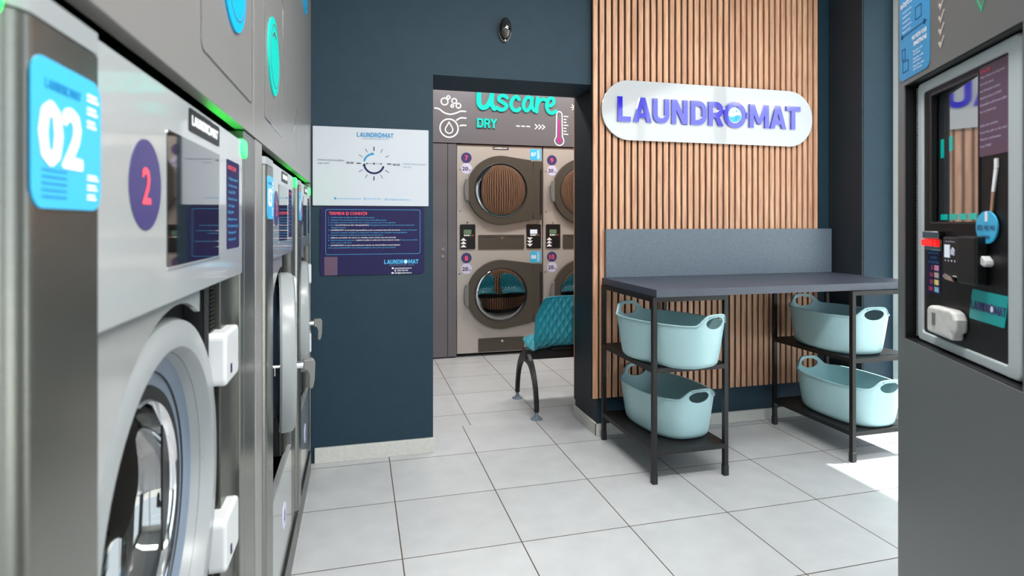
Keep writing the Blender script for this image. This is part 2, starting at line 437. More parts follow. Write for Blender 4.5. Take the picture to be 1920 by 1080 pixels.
# ---------------------------------------------------------------- the logotype
LOGO_W = 8.60
def logo(mb, x, z, h, y0, y1, width=None, with_o=True):
    """LAUNDROMAT in wide grotesque capitals; x,z = lower left, h = cap height"""
    kx = h if width is None else width/LOGO_W
    s = 0.205
    def R(p, closed=False):
        mb.ribbon([(x+a*kx, z+b*h) for a, b in p], s*(h+kx)/2, y0, y1, closed)
    def Q(p): mb.prism([(x+a*kx, z+b*h) for a, b in p][::-1], y0, y1)
    # L
    R([(0.1, 1), (0.1, 0.1), (0.56, 0.1)])
    def A(o, wd=0.80):
        Q([(o, 0), (o+0.29, 1), (o+0.49, 1), (o+0.215, 0)][::1])
        Q([(o+wd-0.215, 0), (o+wd-0.49, 1), (o+wd-0.29, 1), (o+wd, 0)])
        Q([(o+0.17, 0.18), (o+0.23, 0.37), (o+wd-0.23, 0.37), (o+wd-0.17, 0.18)])
    A(0.68)
    # U
    R([(1.64, 1), (1.64, 0.34)]+arc(1.88, 0.34, 0.24, 180, 270)[1:]+arc(1.92, 0.34, 0.24, 270, 360)+[(2.16, 1)])
    # N
    o = 2.38; wd = 0.72
    R([(o+0.1, 0), (o+0.1, 1)]); R([(o+wd-0.1, 0), (o+wd-0.1, 1)]); Q([(o+0.0, 1), (o+0.23, 1), (o+wd, 0), (o+wd-0.23, 0)])
    # D
    o = 3.25; wd = 0.72
    R([(o+0.1, 0.1), (o+wd-0.38, 0.1)]+arc(o+wd-0.38, 0.38, 0.28, 270, 360)+arc(o+wd-0.38, 0.62, 0.28, 0, 90)+[(o+0.1, 0.9)], True)
    # R
    o = 4.07
    R([(o+0.1, 0), (o+0.1, 1.0)]); R([(o+0.12, 0.9), (o+0.36, 0.9)]+arc(o+0.36, 0.67, 0.23, 90, -90)+[(o+0.12, 0.44)])
    Q([(o+0.28, 0.44), (o+0.48, 0.44), (o+0.70, 0), (o+0.47, 0)])
    # O = the drum door
    if with_o:
        cx, cz = x+5.33*kx, z+0.5*h
        n = 48
        mb.ring([(cx+0.535*kx*cos(2*pi*i/n), cz+0.56*h*sin(2*pi*i/n)) for i in range(n)],
                [(cx+0.335*kx*cos(2*pi*i/n), cz+0.35*h*sin(2*pi*i/n)) for i in range(n)], y0, y1)
        mb.box(cx+0.50*kx, cx+0.60*kx, y0, y1, cz-0.13*h, cz+0.13*h)
    # M
    o = 6.03; wd = 0.95
    R([(o+0.1, 0), (o+0.1, 1)]); R([(o+wd-0.1, 0), (o+wd-0.1, 1)])
    Q([(o, 1), (o+0.24, 1), (o+wd/2+0.08, 0.16), (o+wd/2-0.08, 0.16)]); Q([(o+wd-0.24, 1), (o+wd, 1), (o+wd/2+0.08, 0.16), (o+wd/2-0.08, 0.16)])
    A(7.05)
    # T
    R([(8.21, 0), (8.21, 0.85)]); R([(7.86, 0.9), (8.58, 0.9)])
    return mb
def emblem(x, z, h, y, width=None):
    """centre of the O: white disc, wave and bubbles -> (white mb, cyan mb, blue mb)"""
    kx = h if width is None else width/LOGO_W
    cx, cz = x+5.33*kx, z+0.5*h; r = 0.335
    wh, cy, bl = MB(), MB(), MB()
    wh.prism([(cx+r*kx*cos(2*pi*i/40), cz+r*h*sin(2*pi*i/40)) for i in range(40)], y, y+0.0004)
    P = []
    for i in range(21):
        t = pi+0.12+(pi-0.24)*i/20; P.append((cx+(r-0.03)*kx*cos(t), cz+(r-0.03)*h*sin(t)))
    xs0, xs1 = P[-1][0], P[0][0]
    for i in range(1, 12):
        u = i/12; P.append((xs0+(xs1-xs0)*u, cz+h*(-0.035+0.05*sin(u*2*pi))))
    cy.prism(P, y-0.0005, y)
    for bx, bz, br in ((-0.07, 0.13, 0.035), (0.08, 0.18, 0.045)):
        cy.prism([(cx+(bx+br*cos(2*pi*i/14))*kx, cz+(bz+br*sin(2*pi*i/14))*h) for i in range(14)], y-0.0005, y)
    n = 40
    cy.ring([(cx+0.29*kx*cos(2*pi*i/n), cz+0.30*h*sin(2*pi*i/n)) for i in range(n)], [(cx+0.27*kx*cos(2*pi*i/n), cz+0.28*h*sin(2*pi*i/n)) for i in range(n)], y-0.0008, y)
    for bx, bz, br in ((0.06, -0.16, 0.035), (0.14, -0.08, 0.025)):
        bl.prism([(cx+(bx+br*cos(2*pi*i/14))*kx, cz+(bz+br*sin(2*pi*i/14))*h) for i in range(14)], y-0.001, y)
    return wh, cy, bl

# ================================================================ THE SETTING
YW = 3.12            # face of the back wall
XR = 2.93            # face of the right wall
H = 3.0
struct(MB().box(-0.95, 3.23, -2.9, 3.47, -0.1, 0.0).build('floor', M['tile']))
struct(MB().box(-0.95, 3.9, 3.47, 6.1, -0.1, 0.0).build('floor', M['tile_back']))
struct(MB().box(-0.95, 3.23, -2.9, 3.47, H, H+0.1).build('ceiling', M['ceiling']))
struct(MB().box(-0.95, 3.9, 3.47, 6.1, H, H+0.1).build('ceiling', M['ceiling']))
# back wall with the doorway 0.385..1.328, lintel at 1.995
wb = MB()
wb.box(-0.95, 0.385, YW, 3.47, 0, H); wb.box(0.385, 1.328, YW, 3.47, 2.012, H); wb.box(1.328, 3.6, YW, 3.47, 0, H)
struct(wb.build('wall_back', M['teal_wall']))
wbl = MB().box(-0.215, 0.392, YW-0.014, YW+0.002, 0, 0.078)
struct(wbl.build('baseboard_back', M['skirting'], bevel=0.002))
struct(MB().box(1.315, XR, YW-0.014, YW+0.002, 0, 0.068).build('baseboard_back', M['skirting'], bevel=0.002))
struct(MB().box(1.315, 1.332, YW-0.0135, 3.48, 0, 0.068).build('baseboard_doorway', M['skirting'], bevel=0.002))
# right wall: solid pier, window band, sill
wr = MB(); wr.box(XR+0.012, 3.23, 2.86, YW, 0, H); wr.box(XR, 3.23, -2.7, 2.86, 2.72, H); wr.box(XR, 3.23, -2.9, -1.9, 0, 2.72)
struct(wr.build('wall_right', M['teal_wall']))
XF = 3.16
# unseen flat canopy added outside over the right windows; its edge bounds the sunlight on the floor
struct(MB().box(3.23, 4.25, -3.2, 4.2, 3.0, 3.12).build('unseen_canopy', M['window_frame']))
struct(MB().box(XR, XR+0.012, 2.862, YW, 0, H).build('pier_shade_skin', M['pier_shaded']))  # thin dark skin on the pier face, standing in for shade
struct(MB().box(1.326, 1.3285, YW+0.001, 3.469, 0.068, 2.011).build('reveal_shade_skin', M['reveal_shaded']))  # thin skin on the doorway side, coloured as dark as its shade
for i, (y0, y1) in enumerate(((1.45, 2.86), (-0.1, 1.45), (-1.9, -0.1))):
    f = MB()
    f.box(XF, XF+0.07, y0, y0+0.05, 0, 2.72); f.box(XF, XF+0.07, y1-0.05, y1, 0, 2.72)
    f.box(XF, XF+0.07, y0+0.05, y1-0.05, 0, 0.07); f.box(XF, XF+0.07, y0+0.05, y1-0.05, 2.65, 2.72)
    fo = struct(f.build('window_%d' % (i+1), M['window_frame'], bevel=0.003))
    MB().box(XF+0.03, XF+0.038, y0+0.05, y1-0.05, 0.07, 2.65).build('glass_pane', M['glass'], fo)
# front wall behind the camera (glass shopfront)
wf = MB(); wf.box(-0.95, -0.2, -2.9, -2.7, 0, H); wf.box(-0.2, XR, -2.9, -2.7, 2.6, H)
struct(wf.build('wall_front', M['white_wall']))
for i, (x0, x1) in enumerate(((-0.2, 1.35), (1.35, XR))):
    f = MB()
    f.box(x0, x0+0.05, -2.83, -2.76, 0, 2.6); f.box(x1-0.05, x1, -2.83, -2.76, 0, 2.6)
    f.box(x0+0.05, x1-0.05, -2.83, -2.76, 0, 0.07); f.box(x0+0.05, x1-0.05, -2.83, -2.76, 2.53, 2.6)
    fo = struct(f.build('window_%d' % (i+4), M['window_frame'], bevel=0.003))
    MB().box(x0+0.05, x1-0.05, -2.80, -2.792, 0.07, 2.53).build('glass_pane', M['glass'], fo)
struct(MB().box(-0.95, -0.9, -2.9, 6.1, 0, H).build('wall_left', M['teal_wall']))
# back room walls
struct(MB().box(-0.95, 3.9, 6.0, 6.1, 0, H).build('wall_far', M['dark_laminate']))
struct(MB().box(3.8, 3.9, 3.47, 6.0, 0, H).build('wall_far_right', M['white_wall']))
# ground outside
struct(MB().box(-8, 14, -14, 12, -0.14, -0.1).build('ground', M['pave']))

# ceiling lamps
for k, (x, y, z) in enumerate(LAMPS+LAMPS2):
    places = ['beside the washers near the camera', 'beside the right windows', 'over the shopfront by the washers', 'over the shopfront by the right windows',
              'in front of the slatted wall', 'over the dryer room doorway', 'at the right of the dryer room']
    t = thing('ceiling_light', 'flat rectangular LED ceiling light ' + places[k], 'light', (x, y, H), 0, 'LED ceiling lights')
    f = MB().ring(rrect(-0.59, 0.59, -0.18, 0.18, 0.01), rrect(-0.56, 0.56, -0.15, 0.15, 0.01), 0.0, 0.05)
    f.v = [(a, c, -b) for a, b, c in f.v]
    f.build('frame', M['plastic_white'], t)
    MB().box(-0.56, 0.56, -0.15, 0.15, -0.03, -0.02).build('diffuser', M['lamp_panel'], t)

# ---------------------------------------------------------------- upper cladding above the washers
t = thing('wall_cladding', 'grey laminate cladding panels filling the wall above the row of washers', 'cladding', (-0.233, 0, 1.419), pi/2)
c = MB()
for a, b in ((-2.6, -1.15), (-1.147, 0.15), (0.153, 1.4495), (1.4525, 3.118)):
    c.box(a, b, 0, 0.022, 0, H-1.419)
c.build('panel', M['laminate'], t, bevel=0.0012)
MB().box(-2.6, 3.118, 0.16, 0.18, 0.0, H-1.419).build('backing', M['black'], t)
def fdecal(name, label, cat, group=None):
    return thing(name, label, cat, (-0.233, 0, 0), pi/2, group)
def bubble(yc, zc, r, m, label):
    t = fdecal('bubble_decal', label, 'wall decal', 'round bubble decals on the cladding')
    MB().disc(yc, zc, r, -0.004, -0.0002, 56).build('disc', m, t)
    MB().annulus(yc+0.012, zc+0.004, r*0.82, r*0.80, -0.0048, -0.004, 56).build('outline', M['dark_laminate'], t)
    MB().stroke([(yc-r*0.35, zc+r*0.45), (yc-r*0.1, zc+r*0.6), (yc+r*0.2, zc+r*0.55)], 0.006, -0.0048, -0.004).build('highlight_mark', M['dark_laminate'], t)
bubble(1.225, 1.703, 0.112, M['blue_disc'], 'large bright blue round decal cut by the top edge, above the nearest washer')
bubble(1.767, 1.688, 0.108, M['teal_disc'], 'turquoise round decal on the grey cladding above the middle washer')
bubble(2.76, 2.262, 0.105, M['blue_disc'], 'blue round decal highest on the cladding, next to the teal wall')
def outline_decal(y0, y1, z0, z1, m, label):
    o = MB().ring(rrect(y0, y1, z0, z1, 0.02), rrect(y0+0.003, y1-0.003, z0+0.003, z1-0.003, 0.017), -0.0012, -0.0002)
    ob = o.build('outline_decal', m); ob.location = (-0.233, 0, 0); ob.rotation_euler = (0, 0, pi/2)
    tag(ob, label, 'wall decal', 'thin outline decals on the cladding')
outline_decal(0.98, 1.425, 1.486, 1.93, M['gloss_grey'], 'faint grey rounded outline decal around the large blue disc')
outline_decal(1.60, 1.985, 1.49, 1.92, M['gloss_grey'], 'thin glossy grey rounded outline decal around the turquoise disc')
sd = MB().stroke([(2.28, 1.56), (2.36, 1.60), (2.40, 1.66)], 0.006, -0.0012, -0.0002)
sd.stroke([(2.40, 1.49), (2.40, 1.62)], 0.005, -0.0012, -0.0002)
ob = sd.build('squiggle_decal', M['gloss_grey']); ob.location = (-0.233, 0, 0); ob.rotation_euler = (0, 0, pi/2)
tag(ob, 'small glossy hooked line decal between turquoise disc and teal wall', 'wall decal')

# ---------------------------------------------------------------- washers
def qr_free_text_column(mb, x, z0, z1, w, y, n=7):
    for i in range(n):
        z = z0+(z1-z0)*(i+0.2)/n; hh = (z1-z0)/n
        ww = w*(0.75+0.25*((i*37) % 5)/5)
        mb.box(x, x+ww, y, y+0.0003, z, z+hh*0.22); mb.box(x, x+ww*0.85, y, y+0.0003, z+hh*0.36, z+hh*0.58)

def washer(Y0, num, code, pil, px1, W, dcx, dR, label, door_angle=0, with_door=True):
    """front at local y=0 (world x=-0.235), local x runs along the row"""
    t = thing('washing_machine', label, 'washing machine', (-0.235, Y0, 0), pi/2, 'washing machines in the left row')
    p0, p1 = pil, px1
    ZB = 1.117
    # body shell: side panels, lower case
    b = MB()
    b.box(0.0, 0.02, 0.04, 0.62, 0.09, 1.36); b.box(W-0.02, W, 0.012, 0.62, 0.09, 1.36)
    b.box(0.02, W-0.02, 0.60, 0.62, 0.09, 1.36)
    b.box(0.02, W-0.02, 0.045, 0.60, 1.345, 1.36)
    b.box(p0, W-0.02, 0.068, 0.08, ZB-0.02, 1.345)
    b.build('body', M['steel_dark'], t, bevel=0.002)
    # front plate around the door opening
    fw = p0+(p1-p0)*0.575; fc = p0+(p1-p0)*0.67
    cx = dcx; cz = 0.812; ro = dR*0.93
    n = 64
    inner = circ(cx, cz, ro, n)
    x0, x1, z0, z1 = p0, W-0.02, 0.425, ZB
    outer = []
    for i in range(n):
        a = 2*pi*i/n; dx, dz = cos(a), sin(a)
        k = min([(x1-cx)/dx if dx > 1e-6 else 9, (x0-cx)/dx if dx < -1e-6 else 9, (z1-cz)/dz if dz > 1e-6 else 9, (z0-cz)/dz if dz < -1e-6 else 9])
        outer.append((cx+dx*k, cz+dz*k))
    MB().ring(outer, inner, 0.060, 0.066).build('front_plate', M['steel_dark'], t)
    # bright plate above and beside the door, ending short of the dark hinge bay
    pl = MB()
    zt = []
    for i in range(17):
        xx = p0+(fw-p0)*i/16
        d = (dR+0.012)**2-(xx-cx)**2
        zt.append((xx, cz+sqrt(max(d, 0.0))*1.03))
    pl.prism([(fw, ZB+0.01)]+[(p0, ZB+0.01)]+zt, 0.004, 0.013)
    pl.build('upper_plate', M['steel_light'], t, bevel=0.001)
    # hinge bay: black gap, coil seal, dark panel
    xs = p0+(p1-p0)*0.82
    MB().box(fw+0.002, fc+0.05, 0.056, 0.059, 0.43, ZB).build('seal_gap', M['black'], t)
    cl = MB()
    cl.box(fc+0.045, xs-0.004, 0.026, 0.055, 0.43, ZB)
    cl.tube([(fc+0.052, 0.024, 0.43), (fc+0.052, 0.024, ZB)], 0.006, 8)
    for i in range(92):
        z = 0.433+i*0.0075
        if z < ZB-0.005: cl.box(fc+0.064, xs-0.010, 0.018, 0.028, z, z+0.004)
    cl.build('door_seal', M['rubber'], t)
    MB().box(xs, W-0.004, 0.010, 0.055, 0.43, ZB-0.001).build('hinge_side_panel', M['steel_dark'], t, bevel=0.002)
    # pillar on the left with rounded corner
    pr = []
    r = 0.024
    for i in range(9):
        a = pi+pi/2*i/8
        pr.append((0.003+r+r*cos(a), -0.010+r+r*sin(a)))
    pr += [(p0-0.004, -0.010), (p0, -0.006), (p0, 0.05), (0.003, 0.05)]
    def vertical(pts, z0, z1):
        m = MB(); nn = len(pts)
        m.add([(a, b_, z0) for a, b_ in pts]+[(a, b_, z1) for a, b_ in pts],
              [tuple(range(nn-1, -1, -1)), tuple(range(nn, 2*nn))]+[(i, (i+1) % nn, nn+(i+1) % nn, nn+i) for i in range(nn)])
        return m
    vertical(pr, 0.10, 1.367).build('pillar', M['steel'], t, smooth=30)
    vertical(pr, 1.369, 1.388).build('corner_cap', M['plastic_grey'], t, smooth=30)
    # control panel
    cp = MB().prism(rrect(p0+0.002, p1, ZB, 1.388, 0.004, 3)[::1], -0.004, 0.02)
    cpo = cp.build('control_panel', M['panel_white'], t, bevel=0.0015)
    w_ = p1-p0
    sx0, sx1 = p0+0.30*w_, p0+0.70*w_
    scr = MB().prism(rrect(sx0, sx1, 1.164, 1.336, 0.004, 3), -0.0052, -0.004).build('screen', M['black_gloss'], t)
    MB().box(sx1+0.0002, sx1+0.006, -0.0056, -0.004, 1.161, 1.337).box(sx0+0.004, sx1+0.0002, -0.0056, -0.004, 1.161, 1.1638).build('screen_bezel', M['steel_light'], scr)
    dsp = MB()
    for i, ww in enumerate((0.5, 0.4, 0.45, 0.3)):
        dsp.text(('SELECT', '40', 'START', 'RON')[i], sx0+0.05*w_, 1.185+i*0.012, 0.004, -0.0056)
    # number badge
    bx = p0+0.195*w_
    bd = MB().disc(bx, 1.262, 0.051, -0.0048, -0.004, 48).build('number_badge', M['navy'], t)
    MB().text(num, bx, 1.241, 0.042, -0.0052, align='C', bold=0.03).build('badge_number', M['pink'], bd)
    # logo plate
    lp = MB().prism(rrect(p0+0.44*w_, p0+0.70*w_, 1.350, 1.382, 0.003, 2), -0.0058, -0.004).build('logo_plate', M['black'], t)
    logo(MB(), p0+0.455*w_, 1.359, 0.014, -0.0064, -0.0058, width=w_*0.225).build('logo_lettering', M['ink_white'], lp)
    # instruction sticker
    it = MB().prism(rrect(p0+0.79*w_, p0+0.95*w_, 1.172, 1.336, 0.004, 2), -0.0048, -0.004).build('instruction_sticker', M['navy2'], t)
    tx = MB(); xi = p0+0.80*w_; wi = 0.14*w_
    for i, (b_, k) in enumerate((('LAVORO DELICAT', .8), ('1. Alege programul', .9), ('2. Introdu moneda', .8), ('3. Apasă START', .7), ('Durata 35 minute', .85), ('Centrifugare', .6), ('BALSAM', .5), ('Detergent inclus', .8), ('Nu deschide ușa', .9), ('Temperatura 40', .7), ('Temperatura 60', .7))):
        if i == 0: continue
        tx.text(b_, xi, 1.312-i*0.0125, 0.0055, -0.0052, width=wi*k)
    tx.build('sticker_text', M['ink_cyan'], it)
    MB().text('INSTRUCȚIUNI', xi, 1.318, 0.008, -0.0052, width=wi*0.7, bold=0.02).build('sticker_heading', M['pink'], it)
    # blue machine sticker on the pillar
    sxa, sxb = 0.021, p0-0.001
    st = MB().prism(rrect(sxa, sxb, 1.230, 1.342, 0.016, 6), -0.0112, -0.0100).build('machine_sticker', M['cyan'], t)
    ww = sxb-sxa
    s1 = MB().text(code, sxa+0.10*ww, 1.264, 0.048, -0.0116, width=ww*0.56, bold=0.05)
    qr_free_text_column(s1, sxa+0.76*ww, 1.298, 1.332, ww*0.2, -0.0116, 3)
    qr_free_text_column(s1, sxa+0.76*ww, 1.237, 1.262, ww*0.2, -0.0116, 3)
    s1.build('sticker_number', M['ink_white'], st)
    s2 = MB(); logo(s2, sxa+0.16*ww, 1.320, 0.007, -0.0116, -0.0112, width=ww*0.5)
    s2.build('sticker_logo', M['ink_blue'], st); s2 = MB()
    for i in range(5): s2.box(sxa+0.12*ww, sxa+(0.45+0.1*((i*3) % 3))*ww, -0.0115, -0.0112, 1.238+i*0.005, 1.2395+i*0.005)
    s2.build('sticker_small_print', M['ink_blue'], st)
    # right post
    MB().box(p1+0.004, W, 0.0, 0.05, 0.10, 1.388).build('right_post', M['steel'], t, bevel=0.002)
    # status light on the upper right corner
    g = MB().prism(rrect(W-0.060, W-0.002, 1.355, 1.392, 0.012, 5), -0.007, 0.06)
    g.build('status_light', M['green_lamp'], t, bevel=0.003)
    # lower panel and plinth
    lo = MB().box(p0, p1+0.004, 0.0, 0.02, 0.105, 0.42).build('lower_panel', M['steel_light'], t, bevel=0.002)
    bb = MB().disc(p0+0.62*w_, 0.262, 0.042, -0.0012, 0.0, 40).build('round_sticker', M['lilac'], lo)
    MB().stroke([(p0+0.60*w_, 0.255), (p0+0.62*w_, 0.280), (p0+0.64*w_, 0.255), (p0+0.61*w_, 0.245)], 0.006, -0.002, -0.0012).build('sticker_mark', M['navy'], bb)
    MB().box(0, W, -0.009, 0.55, 0.0, 0.098).build('plinth', M['steel_dark'], t, bevel=0.002)
    # drum inside
    dr = MB().lathe([(ro, 0.066), (ro, 0.068), (ro*0.93, 0.075), (ro*0.93, 0.085), (ro*1.02, 0.09), (ro*1.02, 0.42), (ro*0.6, 0.45), (0.03, 0.46), (0.0005, 0.46)], cx, cz, 72)
    for i in range(3):
        a = 2*pi*i/3+0.6
        for j in range(1): dr.tube([(cx+ro*0.95*cos(a), 0.12, cz+ro*0.95*sin(a)), (cx+ro*0.95*cos(a), 0.40, cz+ro*0.95*sin(a))], [0.03, 0.022], 8)
    dr.build('drum', M['drum'], t, smooth=30)
    # drum perforation rows as small dark studs
    pf = MB()
    for i in range(28):
        a = 2*pi*i/28
        for j in range(7):
            yy = 0.13+0.04*j; rr = ro*1.012
            pf.box(cx+rr*cos(a)-0.0022, cx+rr*cos(a)+0.0022, yy-0.002, yy+0.002, cz+rr*sin(a)-0.0022, cz+rr*sin(a)+0.0022)
    o = pf.build('drum_perforations', M['rubber'], t); o['kind'] = 'stuff'
    # door, hinge axis on the far side
    hx = cx+dR+0.045
    dsh = lambda a: (abs(cos(a))**2.5+abs(sin(a))**2.5)**(-1/2.5)
    def off(mb): mb.v = [(a-hx, b_-0.02, c_) for a, b_, c_ in mb.v]; return mb
    def dsh_k(k): return lambda a: 1+(dsh(a)-1)*k
    ringm = MB()
    prof = [(dR*0.90, 0.056), (dR*0.985, 0.056), (dR, 0.050), (dR, 0.026), (dR*0.985, 0.016), (dR*0.955, 0.011), (dR*0.87, 0.010)]
    n = 72; vs = []; m_ = len(prof)
    shk = [1, 1, 1, 1, 0.95, 0.8, 0.35]
    p2 = prof+[(dR*0.855, 0.010), (dR*0.845, 0.014), (dR*0.82, 0.046)]
    sk2 = shk+[0, 0, 0]
    for i in range(n):
        a = 2*pi*i/n
        for (rr, yy), kk in zip(p2, sk2):
            q = rr*(1+(dsh(a)-1)*kk*0.55)
            vs.append((cx+q*cos(a), yy, cz+q*sin(a)))
    fs = []; m_ = len(p2)
    for i in range(n):
        j = (i+1) % n
        for q in range(m_-1): fs.append((i*m_+q, i*m_+q+1, j*m_+q+1, j*m_+q))
    ringm.add(vs, fs)
    door = off(ringm).build('door', M['plastic_grey'], t, smooth=30)
    door.location = (hx, 0.02, 0); door.rotation_euler = (0, 0, door_angle)
    off(MB().lathe([(dR*0.90, 0.056), (dR*0.90, 0.030), (dR*0.83, 0.030)], cx, cz, 64)).build('door_back', M['rubber'], door, smooth=30)
    off(MB().lathe([(dR*0.822, 0.044), (dR*0.80, 0.048), (dR*0.76, 0.050), (dR*0.745, 0.053), (dR*0.735, 0.053), (dR*0.70, 0.050), (dR*0.665, 0.054)], cx, cz, 72)).build('gasket_ring', M['gasket'], door, smooth=50)
    off(MB().lathe([(dR*0.745, 0.0525), (dR*0.740, 0.0500), (dR*0.735, 0.0525)], cx, cz, 72)).build('gasket_groove', M['rubber'], door, smooth=30)
    off(MB().lathe([(dR*0.668, 0.053), (dR*0.66, 0.049), (dR*0.60, 0.049), (dR*0.59, 0.058)], cx, cz, 72)).build('inner_seal', M['rubber'], door, smooth=30)
    off(MB().lathe([(dR*0.60, 0.050), (dR*0.585, 0.046), (dR*0.57, 0.050), (dR*0.56, 0.058)], cx, cz, 72)).build('chrome_ring', M['chrome'], door, smooth=50)
    off(MB().lathe([(dR*0.575, 0.056), (dR*0.56, 0.085), (dR*0.50, 0.110), (dR*0.3, 0.125), (0.0005, 0.130)], cx, cz, 64)).build('glass_bowl', M['washer_glass'], door, smooth=60)
    off(MB().lathe([(dR*0.84, 0.050), (dR*0.84, 0.064), (dR*0.77, 0.085), (dR*0.72, 0.090), (dR*0.70, 0.060)], cx, cz, 64)).build('bowl_rim', M['gasket_dark'], door, smooth=50)
    # hinge blocks
    for zc in (cz+0.165, cz-0.165):
        hb = MB().prism(rrect(cx+dR*0.86, hx+0.03, zc-0.047, zc+0.047, 0.012, 4), -0.010, 0.040)
        off(hb).build('hinge_block', M['plastic_white'], door, bevel=0.006, seg=3)
        off(MB().box(hx-0.048, hx-0.040, -0.0115, -0.009, zc-0.03, zc-0.014)).build('hinge_slot', M['navy2'], door)
    # handle on the near edge
    hxn = cx-dR+0.025
    hm = MB()
    hm.tube([(hxn, 0.014, cz), (hxn, -0.008, cz)], 0.011, 16)
    off(hm).build('handle_shaft', M['chrome'], door, smooth=40)
    hp_ = [(-0.006, 0.014), (-0.036, 0.016), (-0.044, 0.012), (-0.048, 0.004), (-0.046, -0.045), (-0.041, -0.066), (-0.034, -0.072), (-0.025, -0.068), (-0.026, -0.034), (-0.020, -0.018), (-0.006, -0.014)]
    hp_ = [(-0.006+(a_+0.006)*0.78, b_) for a_, b_ in hp_]
    hd = MB(); nh = len(hp_)
    hd.add([(hxn-0.014, a_, cz+b_) for a_, b_ in hp_]+[(hxn+0.014, a_, cz+b_) for a_, b_ in hp_],
           [tuple(range(nh)), tuple(range(2*nh-1, nh-1, -1))]+[(i, nh+i, nh+(i+1) % nh, (i+1) % nh) for i in range(nh)])
    off(hd).build('handle', M['handle_grey'], door, bevel=0.004, seg=3)
    lt = MB(); lt.tube([(hxn, 0.05, cz), (hxn, 0.074, cz)], 0.0055, 10); lt.tube([(hxn, 0.070, cz+0.004), (hxn, 0.070, cz-0.026)], 0.0045, 10)
    off(lt).build('latch', M['chrome'], door, smooth=40)
    return t

washer(0.465, '2', '02', 0.137, 0.835, 0.880, 0.420, 0.275, 'nearest large washing machine with number 2 badge and closed round door')
washer(1.572, '3', '03', 0.136, 0.671, 0.815, 0.425, 0.248, 'middle washing machine with its grey door ajar and blue sticker', radians(8.3))
washer(2.395, '4', '04', 0.120, 0.600, 0.640, 0.330, 0.240, 'far washing machine beside the teal wall with its slim door ajar', radians(6.0))
washer(-0.403, '1', '01', 0.137, 0.820, 0.868, 0.420, 0.275, 'washing machine at the left edge showing only its green light and post')
# filler post between washers
for (a, b_, l) in ((1.348, 1.569, 'two-tone steel filler post between the nearest and middle washing machines'), (3.038, 3.105, 'narrow steel filler strip between the far washer and the teal wall')):
    t = thing('filler_post', l, 'filler panel', (-0.235, a, 0), pi/2)
    ww = b_-a
    MB().box(0, ww*0.58, 0.0, 0.05, 0.0, 1.416).build('post', M['steel'], t, bevel=0.002)
    MB().box(ww*0.6, ww, -0.002, 0.05, 0.0, 1.416).build('cover_strip', M['laminate'], t, bevel=0.002)

# ---------------------------------------------------------------- poster and terms board on the teal wall
t = thing('wash_hours_poster', 'white poster with clock dial and last wash times on the teal wall', 'poster', (0, YW, 0))
MB().prism(rrect(-0.224, 0.360, 1.309, 1.712, 0.003, 2), -0.008, -0.0005).build('board', M['poster'], t)
y = -0.009
mb = MB(); logo(mb, -0.008, 1.664, 0.024, y, y+0.0006, width=0.186)
lg = mb.build('logo_lettering', M['ink_blue'], t)
e1, e2, e3 = emblem(-0.008, 1.664, 0.024, y, width=0.186); e2.build('logo_emblem', M['ink_cyan'], t)
MB().text('SPĂLĂTORIE RUFE SELF - SERVICE', 0.085, 1.653, 0.006, y, width=0.135, align='C').build('tagline', M['ink_grey'], t)
mb = MB()
mb.text('Ultimul cliclu de spălare', -0.199, 1.537, 0.0095, y, width=0.128); mb.text('Last wash', -0.199, 1.521, 0.0095, y, width=0.055)
mb.build('wash_text', mat('slate_ink', (70, 72, 86), 0.5), t)
mb = MB(); mb.text('Ultimul cliclu de uscare', 0.228, 1.526, 0.0095, y, width=0.118); mb.text('Last dry', 0.228, 1.510, 0.0095, y, width=0.041)
mb.build('dry_text', M['ink_grey'], t)
mb = MB(); mb.text('00:00', -0.060, 1.524, 0.011, y, width=0.036, bold=0.03); mb.text('00:30', 0.174, 1.520, 0.011, y, width=0.036, bold=0.03)
mb.build('times', M['ink_dark'], t)
DX, DZ = 0.078, 1.528
mb = MB()
for k in range(12):
    a = radians(30*k); big = k % 3 == 0
    if k in (): continue
    r0, r1 = (0.066, 0.088)
    mb.ribbon([(DX+r0*cos(a), DZ+r0*sin(a)), (DX+r1*cos(a), DZ+r1*sin(a))], 0.0055 if big else 0.0028, y, y+0.0006)
mb.ribbon([(DX-0.036, DZ), (DX+0.036, DZ)], 0.0016, y, y+0.0006); mb.disc(DX, DZ, 0.005, y, y+0.0006, 16)
mb.prism([(DX-0.042, DZ), (DX-0.033, DZ-0.005), (DX-0.033, DZ+0.005)], y, y+0.0006)
mb.prism([(DX+0.042, DZ), (DX+0.033, DZ+0.005), (DX+0.033, DZ-0.005)], y, y+0.0006)
mb.build('dial_marks', M['ink_dark'], t)
mb = MB(); mb.ribbon(arc(DX, DZ, 0.051, 168, 102, 14), 0.010, y, y+0.0006)
mb.prism([(DX-0.012, DZ+0.060), (DX-0.012, DZ+0.041), (DX+0.004, DZ+0.050)], y, y+0.0006)
mb.build('wash_arrow', M['ink_blue'], t)
mb = MB(); mb.ribbon(arc(DX, DZ, 0.050, 194, 345, 26), 0.010, y, y+0.0006)
mb.prism([(DX-0.059, DZ-0.014), (DX-0.040, DZ-0.010), (DX-0.050, DZ+0.002)], y, y+0.0006)
mb.build('dry_arrow', M['navy2'], t)
mb = MB(); mb.text('www.laundromat.ro', -0.106, 1.342, 0.009, y, width=0.118); mb.text('0753 943 943', 0.040, 1.341, 0.009, y, width=0.070); mb.text('info@laundromat.ro', 0.150, 1.339, 0.009, y, width=0.112)
mb.build('contact_text', M['ink_cyan'], t)
mb = MB(); mb.prism(rrect(-0.120, -0.110, 1.341, 1.351, 0.002, 2), y, y+0.0006)
